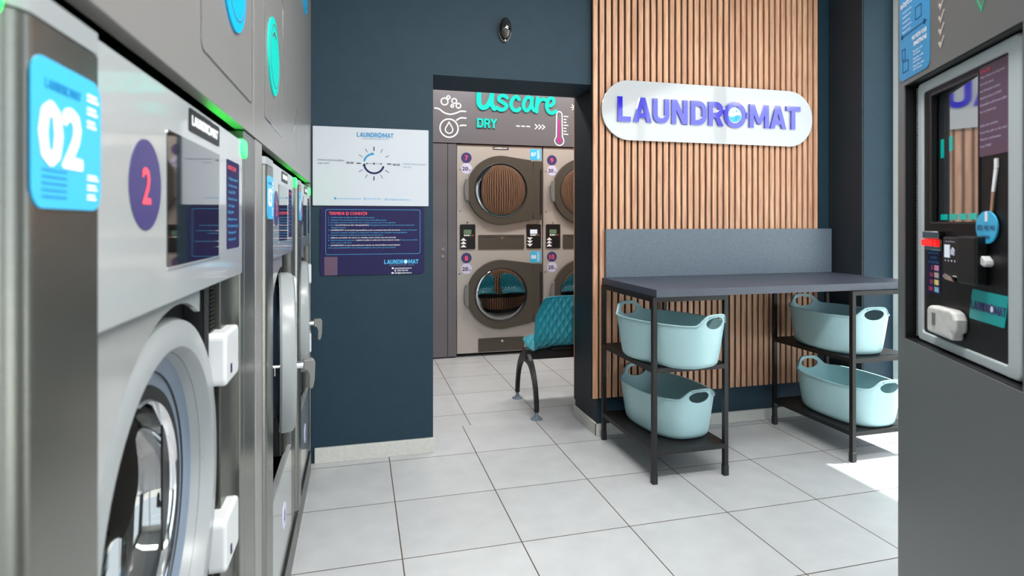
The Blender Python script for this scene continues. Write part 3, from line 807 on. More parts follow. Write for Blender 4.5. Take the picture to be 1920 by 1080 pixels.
mb.ring(rrect(0.028, 0.035, 1.338, 1.352, 0.002, 2), rrect(0.0295, 0.0335, 1.340, 1.350, 0.001, 2), y, y+0.0006)
mb.ring(rrect(0.132, 0.145, 1.339, 1.348, 0.001, 2), rrect(0.1335, 0.1435, 1.3405, 1.3465, 0.0005, 2), y, y+0.0006)
mb.build('contact_icons', M['ink_blue'], t)

t = thing('terms_board', 'dark navy board of terms and conditions below the white poster', 'notice board', (0, YW, 0))
MB().prism(rrect(-0.188, 0.338, 0.952, 1.303, 0.020, 6), -0.006, -0.0005).build('board', M['navy2'], t)
y = -0.0068
MB().ring(rrect(-0.162, 0.316, 1.058, 1.290, 0.010, 4), rrect(-0.1605, 0.3145, 1.0595, 1.2885, 0.009, 4), y, y+0.0005).build('border_line', M['ink_cyan'], t)
MB().text('TERMENI ȘI CONDIȚII', -0.146, 1.262, 0.0155, y, width=0.188, bold=0.01).build('heading', M['pink'], t)
rows = [
 [('1.', 0, 'c')], ]
body_c = MB(); body_w = MB()
z = 1.2455; dz = 0.01295; X0 = -0.136; XE = 0.303
def row(zz, parts, num=None):
    if num: body_c.text(num, -0.149, zz, 0.0058, y, width=0.0035*len(num))
    for kind, s_, xa, xb in parts:
        (body_w if kind == 'w' else body_c).text(s_, xa, zz, 0.0062, y, width=xb-xa, bold=0.012 if kind == 'w' else 0)
row(z, [('c', 'Verifică mașina de spălat și uscătorul înainte de utilizare.', X0, 0.082)], '1.')
row(z-dz, [('c', 'Asigură-te că în buzunarele hainelor sau în cuvă nu au fost lăsate obiecte.', X0, 0.142)], '2.')
row(z-2*dz, [('c', 'Nu depăși greutatea indicată în kg. Pentru rezultate mai bune, lasă 1/3 din spațiu liber.', X0, 0.190)], '3.')
row(z-3*dz, [('c', 'Este', X0, -0.118), ('w', 'interzisă folosirea altor detergenți/aditivi.', -0.114, 0.054), ('c', 'Detergentul și balsamul de rufe sunt incluse în preț și sunt', 0.058, 0.284)], '4.')
row(z-4*dz, [('c', 'adăugate automat.', X0, -0.062)])
row(z-5*dz, [('w', 'LAUNDROMAT nu își asumă responsabilitatea pentru eventualele deteriorări ale hainelor', X0, 0.214), ('c', 'cauzate de folosirea', 0.218, 0.298)], '5.')
row(z-6*dz, [('c', 'incorectă a mașinilor de spălat și a uscătoarelor, sau alegerea unor programe necorespunzătoare.', X0, 0.250)])
row(z-7*dz, [('c', 'Mașinile se folosesc în ordinea sosirii („primul venit, primul servit”).', X0, 0.125)], '6.')
row(z-8*dz, [('w', 'Spălarea covorașelor din cauciuc și a textilelor pentru animale este strict interzisă.', X0, 0.190)], '7.')
row(z-9*dz, [('c', 'După terminarea programului,', X0, -0.016), ('w', 'mașinile de spălat și uscătoarele trebuie eliberate imediat.', -0.012, 0.210), ('c', 'În caz contrar, hainele', 0.214, 0.302)], '8.')
row(z-10*dz, [('c', 'pot fi scoase de alți clienți.', X0, -0.034)])
row(z-11*dz, [('w', 'LAUNDROMAT nu este responsabil pentru hainele sau obiectele lăsate nesupravegheate.', X0, 0.212)], '9.')
row(z-12*dz, [('c', 'În incinta LAUNDROMAT este activă supravegherea video pentru siguranța clienților.', X0, 0.190)], '10.')
body_c.build('rules_text', M['ink_cyan'], t); body_w.build('bold_rules_text', M['ink_white'], t)
MB().prism(rrect(-0.168, -0.104, 0.953, 1.047, 0.002, 2), y, y+0.0005).build('plain_square', M['plum'], t)
mb = MB(); logo(mb, 0.130, 1.006, 0.022, y, y+0.0005, width=0.178); mb.build('logo_lettering', M['ink_cyan'], t)
e1, e2, e3 = emblem(0.130, 1.006, 0.022, y, width=0.178); e1.build('logo_emblem', M['ink_white'], t)
MB().text('SPĂLĂTORIE RUFE SELF - SERVICE', 0.220, 0.9965, 0.006, y, width=0.130, align='C').build('tagline', M['ink_grey'], t)
mb = MB()
mb.text('www.laundromat.ro', 0.183, 0.980, 0.0075, y, width=0.088, bold=0.02); mb.text('0753 943 943', 0.196, 0.9675, 0.0075, y, width=0.056, bold=0.02); mb.text('info@laundromat.ro', 0.183, 0.955, 0.0075, y, width=0.088, bold=0.02)
mb.prism(rrect(0.169, 0.178, 0.979, 0.988, 0.002, 2), y, y+0.0005); mb.prism(rrect(0.184, 0.189, 0.966, 0.976, 0.001, 2), y, y+0.0005); mb.prism(rrect(0.167, 0.178, 0.955, 0.962, 0.001, 2), y, y+0.0005)
mb.build('contact_text', M['ink_white'], t)

# ---------------------------------------------------------------- security sensor above the doorway
t = thing('security_camera', 'small black oval dome camera on the teal wall above the doorway', 'camera', (0.778, YW, 2.283))
sb = MB(); n = 28
vs = []; rows_ = 14
for i in range(rows_+1):
    a = -pi/2+pi*i/rows_
    for j in range(n):
        b_ = 2*pi*j/n
        vs.append((0.034*cos(a)*cos(b_), -0.020-0.034*cos(a)*sin(b_)*(1.0), 0.062*sin(a)))
fs = [(i*n+j, i*n+(j+1) % n, (i+1)*n+(j+1) % n, (i+1)*n+j) for i in range(rows_) for j in range(n)]
up = MB(); up.add(vs, fs)
keep = [f for f in up.f if sum(up.v[i][2] for i in f)/len(f) > -0.012]
lowf = [f for f in up.f if sum(up.v[i][2] for i in f)/len(f) <= -0.012]
u2 = MB(); u2.v = list(up.v); u2.f = keep; u2.build('housing', M['black_gloss'], t, smooth=60)
l2 = MB(); l2.v = [(x*0.93, -0.02+(yy+0.02)*0.93, zz*0.93-0.001) for x, yy, zz in up.v]; l2.f = lowf
M['smoke'] = mat('smoked_dome', (70, 62, 58), 0.08, 0.4, coat=1.0)
l2.build('dome', M['smoke'], t, smooth=60)
MB().prism([(0.036*cos(2*pi*i/32), -0.004+0.066*sin(2*pi*i/32)) for i in range(32)], -0.012, 0.0).build('mounting_base', M['black'], t)
MB().disc(0.0, -0.061, 0.003, -0.018, -0.010, 12).build('screw', M['chrome'], t)

# ---------------------------------------------------------------- slatted wood panel
t = thing('slatted_wood_panel', 'vertical oak slat wall panel behind the white laundromat sign', 'wall panel', (0, YW, 0))
sl = MB(); P = 0.0405; x = 1.288
while x < 2.82:
    sl.box(x, min(x+0.0275, 2.832), -0.036, -0.022, 0.222, H-0.01); x += P
sl.build('slats', M['wood'], t, bevel=0.001, seg=1)
MB().box(1.288, 2.832, -0.022, -0.0005, 0.222, H-0.01).build('backing', M['felt'], t)
# slats on the rear of the same wall, in the dryer room
t = thing('slatted_wood_panel', 'oak slat panel on the dryer room side, its edge showing at the doorway', 'wall panel', (0, 3.47, 0))
sl = MB(); x = 1.330
while x < 3.7:
    sl.box(x, x+0.0265, 0.022, 0.036, 0.10, H-0.01); x += P
x = -0.85
while x < 0.35:
    sl.box(x, x+0.0265, 0.022, 0.036, 0.10, H-0.01); x += P
sl.build('slats', M['wood'], t)
MB().box(1.330, 3.7, 0.0005, 0.022, 0.10, H-0.01).box(-0.9, 0.38, 0.0005, 0.022, 0.10, H-0.01).build('backing', M['felt'], t)

# ---------------------------------------------------------------- the big sign
t = thing('shop_sign', 'large white pill-shaped sign with blue LAUNDROMAT lettering on the wood slats', 'sign', (0, YW-0.036, 0))
zc = 1.866
MB().prism(rrect(1.330, 2.755, zc-0.172, zc+0.172, 0.1718, 20), -0.022, -0.010).build('sign_board', M['sign_white'], t, bevel=0.0015)
sp = MB()
for sx_ in (1.48, 2.04, 2.6): sp.tube([(sx_, -0.011, zc+0.11), (sx_, 0.0, zc+0.11)], 0.01, 12); sp.tube([(sx_, -0.011, zc-0.11), (sx_, 0.0, zc-0.11)], 0.01, 12)
sp.build('spacers', M['chrome'], t, smooth=40)
mb = MB(); logo(mb, 1.424, zc-0.068, 0.142, -0.034, -0.022, width=1.235)
mb.build('lettering', M['sign_blue'], t)
e1, e2, e3 = emblem(1.424, zc-0.068, 0.142, -0.0285, width=1.235)
e1.build('drum_window', M['ink_white'], t); e2.build('water_emblem', M['cyan'], t); e3.build('bubbles', M['sign_blue'], t)

# ---------------------------------------------------------------- worktop and racks
t = thing('worktop', 'long blue-grey slate folding worktop with upstand against the slatted wall', 'worktop', (1.335, 2.445, 0.91))
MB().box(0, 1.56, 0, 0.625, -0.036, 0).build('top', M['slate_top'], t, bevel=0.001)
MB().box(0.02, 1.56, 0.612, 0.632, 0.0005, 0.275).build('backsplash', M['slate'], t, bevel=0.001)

def rack(x0, x1, y0, y1, label, zs, rear_high=False):
    t = thing('shelf_rack', label, 'rack', (x0, y0, 0), 0, 'black steel racks under the worktop')
    W, D = x1-x0, y1-y0; s = 0.022; top = 0.872
    for lx in (0, W-s):
        for ly in (0, D-s):
            l = MB().box(lx, lx+s, ly, ly+s, 0.012, top).build('leg', M['frame_black'], t, bevel=0.001)
            MB().box(lx-0.002, lx+s+0.002, ly-0.002, ly+s+0.002, 0.0, 0.05).build('foot_cap', M['foot'], l, bevel=0.002)
    f = MB(); f.box(s, W-s, 0, s, top-s, top).box(s, W-s, D-s, D, top-s, top).box(0, s, s, D-s, top-s, top).box(W-s, W, s, D-s, top-s, top)
    f.build('top_frame', M['frame_black'], t)
    for z in zs:
        sh = MB(); sh.box(s, W-s, 0.0, D, z-0.004, z); sh.box(0, s, s, D-s, z-0.004, z).box(W-s, W, s, D-s, z-0.004, z)
        sh.box(s, W-s, 0, 0.003, z-0.022, z-0.004).box(s, W-s, D-0.003, D, z-0.022, z-0.004).box(0, 0.003, s, D-s, z-0.022, z-0.004).box(W-0.003, W, s, D-s, z-0.022, z-0.004)
        sh.build('shelf', M['frame_black'], t)
    return t
rack(1.327, 1.729, 2.462, 3.062, 'left black steel two-shelf rack carrying two aqua baskets, nearer the doorway', (0.155, 0.540))
rack(2.430, 2.832, 2.430, 3.030, 'right black steel two-shelf rack carrying two aqua baskets in the sunlight', (0.155, 0.527))

def basket_mesh():
    a_t, b_t, a_b, b_b, Hh = 0.280, 0.184, 0.246, 0.158, 0.205
    n = 112; rows = 18; e = 2.55
    def sup(a, A, B): 
        c, s = cos(a), sin(a)
        return (A*abs(c)**(2/e)*(1 if c >= 0 else -1), B*abs(s)**(2/e)*(1 if s >= 0 else -1))
    def rim(a):
        d = min(abs(a), abs(a-pi), abs(a-2*pi))
        return Hh+0.050*exp(-(d/0.37)**4)*(0.75+0.25*cos(min(d, 1)))
    def pos(a, v, off):
        h = rim(a)*v
        k = (h/Hh)**0.85 if h > 0 else 0
        A = a_b+(a_t-a_b)*k-off; B = b_b+(b_t-b_b)*k-off
        if v < 0.12:
            q = v/0.12; rr = 0.90+0.10*sqrt(max(0, 1-(1-q)**2)); A *= rr; B *= rr
        x, y = sup(a, A, B)
        return (x, y, h)
    vs = []; fs = []
    th = 0.0045
    ang = [2*pi*i/n for i in range(n)]
    vals = [0, 0.02, 0.05, 0.085, 0.12]+[0.12+0.88*i/(rows-4) for i in range(1, rows-3)]
    R = len(vals)
    for v in vals:
        for a in ang: vs.append(pos(a, v, 0))
    # rim lip
    for a in ang:
        x, y, z = pos(a, 1, 0); l = hypot(x, y); vs.append((x+x/l*0.006, y+y/l*0.006, z+0.001))
    for a in ang:
        x, y, z = pos(a, 1, 0); l = hypot(x, y); vs.append((x+x/l*0.006, y+y/l*0.006, z+0.005))
    for v in reversed(vals):
        for a in ang:
            x, y, z = pos(a, max(v, 0.0), th); vs.append((x, y, max(z+(0.005 if v > 0.9 else 0), 0.005)))
    tot = R+2+R
    for r in range(tot-1):
        for i in range(n):
            j = (i+1) % n; fs.append((r*n+i, r*n+j, (r+1)*n+j, (r+1)*n+i))
    fs.append(tuple(range(n-1, -1, -1))); fs.append(tuple((tot-1)*n+i for i in range(n)))
    me = bpy.data.meshes.new('basket_shell'); me.from_pydata(vs, [], fs); me.update()
    o = bpy.data.objects.new('tmpb', me); COL.objects.link(o)
    # hand holes
    cu = MB()
    k = 28
    pts = []
    for i in range(k):
        a = 2*pi*i/k; pts.append((0.058*cos(a), (0.026 if sin(a) > 0 else 0.030)*sin(a)))
    vv = [(-0.4, p[0], 0.220+p[1]) for p in pts]+[(0.4, p[0], 0.220+p[1]) for p in pts]
    cu.add(vv, [tuple(range(k-1, -1, -1)), tuple(range(k, 2*k))]+[(i, (i+1) % k, k+(i+1) % k, k+i) for i in range(k)])
    c = cu.build('tmpc', M['basket'])
    md = o.modifiers.new('b', 'BOOLEAN'); md.operation = 'DIFFERENCE'; md.object = c; md.solver = 'EXACT'
    dg = bpy.context.evaluated_depsgraph_get(); dg.update()
    m2 = bpy.data.meshes.new_from_object(o.evaluated_get(dg))
    bpy.data.objects.remove(o); bpy.data.objects.remove(c)
    m2.name = 'basket_shell'
    m2.materials.clear(); m2.materials.append(M['basket'])
    for p in m2.polygons: p.use_smooth = True
    # grip ribs over the hand hole
    g = MB()
    for s_ in (-1, 1):
        for i in range(-9, 10):
            yy = i*0.0052
            zz = 0.2525-0.18*yy*yy*4
            xx = s_*(a_t+0.006+0.010-abs(yy)*0.10)
            g.box(xx-0.010, xx+0.001, yy-0.0014, yy+0.0014, zz-0.005, zz+0.002)
    return m2, g
BM, BG = basket_mesh()
def basket(x, y, z, rot, label):
    t = thing('laundry_basket', label, 'laundry basket', (x, y, z), rot, 'aqua laundry baskets on the racks')
    o = bpy.data.objects.new('tub', BM); link(o, t)
    md = o.modifiers.new('e', 'EDGE_SPLIT'); md.split_angle = radians(38)
    for sgn in (-1, 1):
        g = MB(); m_ = [f for f in BG.f if BG.v[f[0]][0]*sgn > 0]
        ids = sorted({i for f in m_ for i in f}); mp = {i: k for k, i in enumerate(ids)}
        g.v = [BG.v[i] for i in ids]; g.f = [tuple(mp[i] for i in f) for f in m_]
        g.build('handle_grip', M['basket'], t)
    return t
R_ = radians
basket(1.497, 2.625, 0.5402, R_(-71), 'aqua laundry basket on the upper shelf of the left rack')
basket(1.572, 2.788, 0.1552, R_(-84), 'aqua laundry basket on the bottom shelf of the left rack')
basket(2.600, 2.715, 0.5272, R_(-95), 'aqua laundry basket on the upper shelf of the right rack')
basket(2.640, 2.685, 0.1552, R_(-90), 'sunlit aqua laundry basket on the bottom shelf of the right rack')

# ---------------------------------------------------------------- dryers
def hull_ring(cx, cz, R, xr, zt, zb, n=96):
    pts = circ(cx, cz, R, 200)+[(xr, zt), (xr, zb)]
    pts = sorted(set((round(a, 6), round(b_, 6)) for a, b_ in pts))
    def cr(o, a, b_): return (a[0]-o[0])*(b_[1]-o[1])-(a[1]-o[1])*(b_[0]-o[0])
    lo = []
    for p in pts:
        while len(lo) > 1 and cr(lo[-2], lo[-1], p) <= 0: lo.pop()
        lo.append(p)
    up_ = []
    for p in reversed(pts):
        while len(up_) > 1 and cr(up_[-2], up_[-1], p) <= 0: up_.pop()
        up_.append(p)
    hull = lo[:-1]+up_[:-1]
    out = []
    for i in range(n):
        a = 2*pi*i/n; dx, dz = cos(a), sin(a); best = R
        for k in range(len(hull)):
            p, q = hull[k], hull[(k+1) % len(hull)]
            ex, ez = q[0]-p[0], q[1]-p[1]
            den = dx*ez-dz*ex
            if abs(den) < 1e-9: continue
            tt = ((p[0]-cx)*ez-(p[1]-cz)*ex)/den; uu = ((p[0]-cx)*dz-(p[1]-cz)*dx)/den
            if tt > 0 and -1e-6 <= uu <= 1+1e-6: best = max(best, tt)
        out.append((cx+dx*best, cz+dz*best))
    return out

def dryer_column(X0, nums, codes, label):
    t = thing('stacked_dryer', label, 'tumble dryer', (X0, 5.25, 0), 0, 'stacked tumble dryers in the back room')
    W = 0.807
    b = MB()
    # front sheet with two round openings, closed box behind
    cxs = 0.404
    for cz, z0, z1 in ((1.522, 1.045, 1.935), (0.565, 0.032, 1.045)):
        n = 64; inner = circ(cxs, cz, 0.262, n); outer = []
        for i in range(n):
            a = 2*pi*i/n; dx, dz = cos(a), sin(a)
            k = min([(W-cxs)/dx if dx > 1e-6 else 9, -cxs/dx if dx < -1e-6 else 9, (z1-cz)/dz if dz > 1e-6 else 9, (z0-cz)/dz if dz < -1e-6 else 9])
            outer.append((cxs+dx*k, cz+dz*k))
        # snap the four corners so the sheet is a true rectangle
        for cxn, czn in ((0, z0), (0, z1), (W, z0), (W, z1)):
            j = min(range(n), key=lambda q: hypot(outer[q][0]-cxn, outer[q][1]-czn)); outer[j] = (cxn, czn)
        b.ring(outer, inner, 0.0, 0.004)
    b.box(0, 0.004, 0.004, 0.7, 0.032, 1.935); b.box(W-0.004, W, 0.004, 0.7, 0.032, 1.935); b.box(0, W, 0.004, 0.7, 1.931, 1.935); b.box(0, W, 0.69, 0.7, 0.032, 1.931)
    b.build('body', M['dryer_body'], t)
    for k, cz in enumerate((1.522, 0.565)):
        zt, zb = cz+0.282, cz-0.272
        outer = hull_ring(cxs, cz, 0.318, 0.705, zt, zb)
        inner = circ(cxs, cz, 0.246, len(outer))
        d = MB().ring(outer, inner, -0.040, -0.004).build('door', M['dryer_door'], t, bevel=0.003)
        gl = MB().lathe([(0.0005, -0.0360), (0.06, -0.0358), (0.12, -0.0352), (0.17, -0.0342), (0.21, -0.0330), (0.235, -0.0312), (0.246, -0.027)], cxs, cz, 64)
        gl.build('glass_bowl', M['dryer_glass'], d, smooth=60)
        MB().lathe([(0.25, -0.041), (0.246, -0.043), (0.240, -0.040), (0.240, -0.01)], cxs, cz, 72).build('glass_trim', M['rubber'], d, smooth=30)
        h = MB().prism([(0.070, cz-0.095), (0.098, cz-0.105), (0.098, cz+0.105), (0.070, cz+0.095), (0.060, cz+0.05), (0.057, cz), (0.060, cz-0.05)], -0.055, -0.03)
        h.build('handle', M['handle_grey'], d, bevel=0.004)
        MB().box(0.712, 0.802, -0.036, -0.0, zb+0.004, zt-0.004).build('hinge_cover', M['dryer_door'], t, bevel=0.002)
        hp = MB().box(0.778, 0.794, -0.040, -0.036, cz-0.22, cz+0.20)
        hp.build('hinge_rod', M['rubber'], t)
        # drum
        dr = MB().lathe([(0.262, 0.004), (0.262, 0.03), (0.30, 0.05), (0.30, 0.55), (0.12, 0.56), (0.0005, 0.56)], cxs, cz, 64)
        dr.build('drum', M['drum'], t, smooth=30)
        zb_ = cz+0.292
        nb = MB().disc(0.086, (1.815, 0.902)[k], 0.048, -0.002, 0, 40).build('number_badge', M['navy'], t)
        MB().text(nums[k], 0.086, (1.815, 0.902)[k]-0.022, 0.044, -0.0026, align='C', bold=0.03).build('badge_number', M['pink'], nb)
        kb = MB().disc(0.088, (1.717, 0.803)[k], 0.050, -0.002, 0, 40).build('load_badge', M['lilac'], t)
        km = MB().text('20', 0.074, (1.717, 0.803)[k]-0.018, 0.036, -0.0026, width=0.052, align='C', bold=0.03)
        km.text('kg', 0.106, (1.717, 0.803)[k]-0.018, 0.016, -0.0026, width=0.022); km.build('badge_text', M['navy2'], kb)
        s0, s1, q0, q1 = 0.692, 0.797, (1.812, 0.850)[k], (1.914, 0.954)[k]
        st = MB().prism(rrect(s0, s1, q0, q1, 0.012, 4), -0.002, 0).build('machine_sticker', M['cyan'], t)
        sm = MB().text(codes[k], s0+0.010, q0+0.036, 0.036, -0.0026, width=0.046, bold=0.03)
        qr_free_text_column(sm, s0+0.068, q0+0.008, q1-0.008, 0.028, -0.0026, 7)
        sm.build('sticker_number', M['ink_white'], st)
        # lint drawer
        l0, l1 = ((0.977, 1.112), (0.038, 0.162))[k]
        lp = MB().prism(rrect(0.195, 0.633, l0, l1, 0.010, 3), -0.006, 0).build('lint_panel', M['dryer_door'], t, bevel=0.001)
        MB().box(0.230, 0.365, -0.009, -0.006, l1-0.018, l1-0.004).box(0.480, 0.610, -0.009, -0.006, l1-0.018, l1-0.004).build('lint_tab', M['dryer_door'], lp)
        MB().disc(0.420, l1-0.030, 0.011, -0.010, -0.006, 20).build('lint_lock', M['chrome'], lp)
    # control boxes between the drums
    for k, (c0, c1) in enumerate(((0.026, 0.168), (0.655, 0.796))):
        cb = MB().prism(rrect(c0, c1, 0.982, 1.209, 0.010, 4), -0.008, 0).build('control_box', M['black'], t, bevel=0.001)
        MB().box(c0+0.034, c0+0.104, -0.0088, -0.008, 1.120, 1.160).build('display', M['lcd_green' if k == 0 else 'lcd_pale'], cb)
        bt = MB()
        for q in range(3): bt.disc(c0+0.044+q*0.018, 1.108, 0.0075, -0.0095, -0.008, 14)
        bt.build('white_buttons', M['ink_white'], cb)
        MB().disc(c0+0.098, 1.108, 0.0075, -0.0095, -0.008, 14).build('green_button', M['btn_green'], cb)
        MB().disc(c0+0.118, 1.108, 0.0075, -0.0095, -0.008, 14).build('red_button', M['btn_red'], cb)
        ar = MB()
        for q in range(3):
            zz = 1.000+q*0.030
            if k == 0: ar.prism([(c0+0.004, zz), (c0+0.060, zz), (c0+0.032, zz+0.026)], -0.0088, -0.008)
            else: ar.prism([(c0+0.004, zz+0.026), (c0+0.032, zz), (c0+0.060, zz+0.026)], -0.0088, -0.008)
        ar.build('arrow_marks', M['ink_white'], cb)
    lp = MB().prism(rrect(0.334, 0.482, 1.899, 1.925, 0.003, 2), -0.003, 0).build('logo_plate', M['black'], t)
    logo(MB(), 0.342, 1.905, 0.014, -0.0036, -0.003, width=0.132).build('logo_lettering', M['ink_white'], lp)
    for sx_, sz in ((0.028, 1.71), (0.028, 1.33), (0.095, 1.225), (0.745, 1.225), (0.022, 0.76), (0.022, 0.42), (0.060, 0.36)): MB().disc(sx_, sz, 0.008, -0.004, 0, 12).build('screw', M['chrome'], t)
    for fx in (0.06, W-0.06):
        MB().cylz(fx, 0.05, 0.0, 0.04, 0.018).build('foot', M['rubber'], t)
    return t
dryer_column(0.865, ('7', '8'), ('07', '08'), 'stacked pair of tumble dryers numbered 7 and 8 in the back room')
dryer_column(1.685, ('9', '10'), ('09', '10'), 'stacked pair of tumble dryers numbered 9 and 10, cut off by the doorway')

# cladding round the dryers
t = thing('tall_cupboard', 'tall dark grey laminate cupboard door with two round locks, left of the dryers', 'cupboard', (0, 5.25, 0))
MB().box(-0.3, 0.776, -0.012, 0.5, 0.012, 1.938).build('door', M['dark_laminate'], t, bevel=0.0015)
MB().box(0.780, 0.858, -0.012, 0.5, 0.012, 1.938).build('side_strip', M['dark_laminate'], t, bevel=0.0015)
MB().disc(0.735, 0.985, 0.014, -0.020, -0.012, 24).disc(0.733, 0.918, 0.014, -0.020, -0.012, 24).build('lock', M['chrome'], t, smooth=30)
t = thing('header_board', 'dark grey header board over the dryers with turquoise Uscare DRY lettering', 'sign board', (0, 5.25, 0))
MB().box(-0.3, 3.7, -0.02, 0.0, 1.944, 2.99).build('board', M['dark_laminate'], t)
hy0, hy1 = -0.034, -0.0205
def usc(mb, o, pts, w=0.044, sm=5): mb.stroke([(o+a, 2.262+b*0.88) for a, b in pts], w*0.93, hy0, hy1, sm)
ul = MB()
usc(ul, 1.060, [(0.005, 0.215), (0.0, 0.12), (0.005, 0.045), (0.035, 0.012), (0.075, 0.03), (0.110, 0.10), (0.130, 0.215)], 0.047)
usc(ul, 1.060, [(0.128, 0.20), (0.118, 0.11), (0.122, 0.05), (0.145, 0.008)], 0.047)
usc(ul, 1.230, [(0.095, 0.128), (0.065, 0.150), (0.025, 0.135), (0.020, 0.100), (0.060, 0.072), (0.090, 0.045), (0.070, 0.008), (0.030, 0.0), (0.002, 0.020)], 0.036)
usc(ul, 1.355, [(0.085, 0.120), (0.060, 0.145), (0.025, 0.120), (0.008, 0.060), (0.030, 0.010), (0.065, 0.0), (0.092, 0.022)], 0.037)
usc(ul, 1.478, [(0.080, 0.130), (0.045, 0.148), (0.012, 0.100), (0.006, 0.045), (0.030, 0.004), (0.062, 0.03), (0.082, 0.085), (0.088, 0.140)], 0.036)
usc(ul, 1.478, [(0.086, 0.110), (0.088, 0.050), (0.108, 0.010)], 0.036)
usc(ul, 1.610, [(0.010, 0.145), (0.004, 0.08), (0.0, 0.0)], 0.038)
usc(ul, 1.610, [(0.004, 0.065), (0.025, 0.110), (0.060, 0.135), (0.085, 0.128)], 0.036)
usc(ul, 1.705, [(0.010, 0.065), (0.050, 0.075), (0.075, 0.110), (0.060, 0.150), (0.025, 0.140), (0.004, 0.080), (0.018, 0.015), (0.055, -0.010), (0.095, 0.015)], 0.036)
ul.build('script_lettering', M['turq_acrylic'], t)
ul = MB().text('DRY', 1.041, 2.090, 0.082, hy0+0.004, width=0.186, bold=0.02)
dd = MB()
dd.ribbon([(1.052, 2.099), (1.075, 2.099)]+arc(1.075, 2.118, 0.019, 270, 360, 5)+arc(1.075, 2.148, 0.019, 0, 90, 5)+[(1.052, 2.167)], 0.017, hy0, hy1, True)
dd.ribbon([(1.118, 2.090), (1.118, 2.1755)], 0.017, hy0, hy1); dd.ribbon([(1.120, 2.167), (1.140, 2.167)]+arc(1.140, 2.149, 0.018, 90, -90, 6)+[(1.120, 2.131)], 0.017, hy0, hy1)
dd.prism([(1.135, 2.131), (1.152, 2.131), (1.168, 2.090), (1.148, 2.090)][::-1], hy0, hy1)
dd.ribbon([(1.200, 2.090), (1.200, 2.135)], 0.017, hy0, hy1); dd.ribbon([(1.176, 2.176), (1.200, 2.133), (1.224, 2.176)], 0.017, hy0, hy1)
dd.build('dry_lettering', M['turq_acrylic'], t)
ic = MB(); a0, a1 = -0.023, -0.0205; LW = 0.012
for cx, cz, r in ((0.748, 2.313, 0.031), (0.783, 2.352, 0.014), (0.836, 2.322, 0.022), (0.818, 2.276, 0.012), (0.874, 2.281, 0.021)):
    ic.annulus(cx, cz, r+0.005, r-0.005, a0, a1, 28)
ic.build('bubbles_icon', M['ink_white'], t); ic = MB()
ic.stroke([(0.662, 2.250), (0.70, 2.243), (0.745, 2.212), (0.80, 2.200), (0.855, 2.215), (0.895, 2.232), (0.940, 2.232)], LW, a0, a1)
ic.build('wave_icon', M['ink_white'], t); ic = MB()
ic.annulus(0.789, 2.075, 0.088, 0.076, a0, a1, 48)
ic.ribbon([(0.789, 2.128), (0.760, 2.080)]+arc(0.789, 2.062, 0.034, 160, 380, 14)+[(0.818, 2.080)], 0.010, a0, a1, True)
ic.stroke([(0.858, 2.150), (0.895, 2.172), (0.942, 2.172)], LW, a0, a1); ic.stroke([(0.890, 2.102), (0.915, 2.106), (0.942, 2.106)], LW, a0, a1)
ic.build('drop_icon', M['ink_white'], t); ic = MB()
for x_ in (1.413, 1.462, 1.511): ic.stroke([(x_+0.006, 2.122), (x_+0.034, 2.120)], 0.010, a0, a1, 0)
ic.build('dash_icon', M['ink_white'], t); ic = MB()
for x_ in (1.597, 1.632, 1.667): ic.ribbon([(x_, 2.144), (x_+0.026, 2.122), (x_, 2.100)], 0.009, a0, a1)
ic.build('arrow_icon', M['ink_white'], t); ic = MB()
ic.ring(arc(1.838, 2.248, 0.031, 0, 180, 12)+arc(1.838, 2.000, 0.050, 135, 405, 28)[0:], arc(1.838, 2.248, 0.022, 0, 180, 12)+arc(1.838, 2.000, 0.041, 130, 410, 28), a0, a1)
for k in range(7): ic.stroke([(1.884, 2.232-k*0.028), (1.884+(0.040 if k % 3 == 0 else 0.022), 2.231-k*0.028)], 0.009, a0, a1, 0)
ic.build('thermometer_icon', M['ink_white'], t); ic = MB()
for k in range(8):
    a = pi/4*k; ic.stroke([(1.992+0.010*cos(a), 2.322+0.010*sin(a)), (1.992+0.034*cos(a), 2.322+0.034*sin(a))], 0.007, a0, a1, 0)
ic.build('snowflake_icon', M['ink_white'], t)
mg = MB(); mg.stroke([(1.838, 2.190), (1.838, 2.010)], 0.013, a0, a1, 0); mg.annulus(1.838, 2.000, 0.020, 0.010, a0, a1, 24)
mg.build('thermometer_fill', M['magenta'], t)

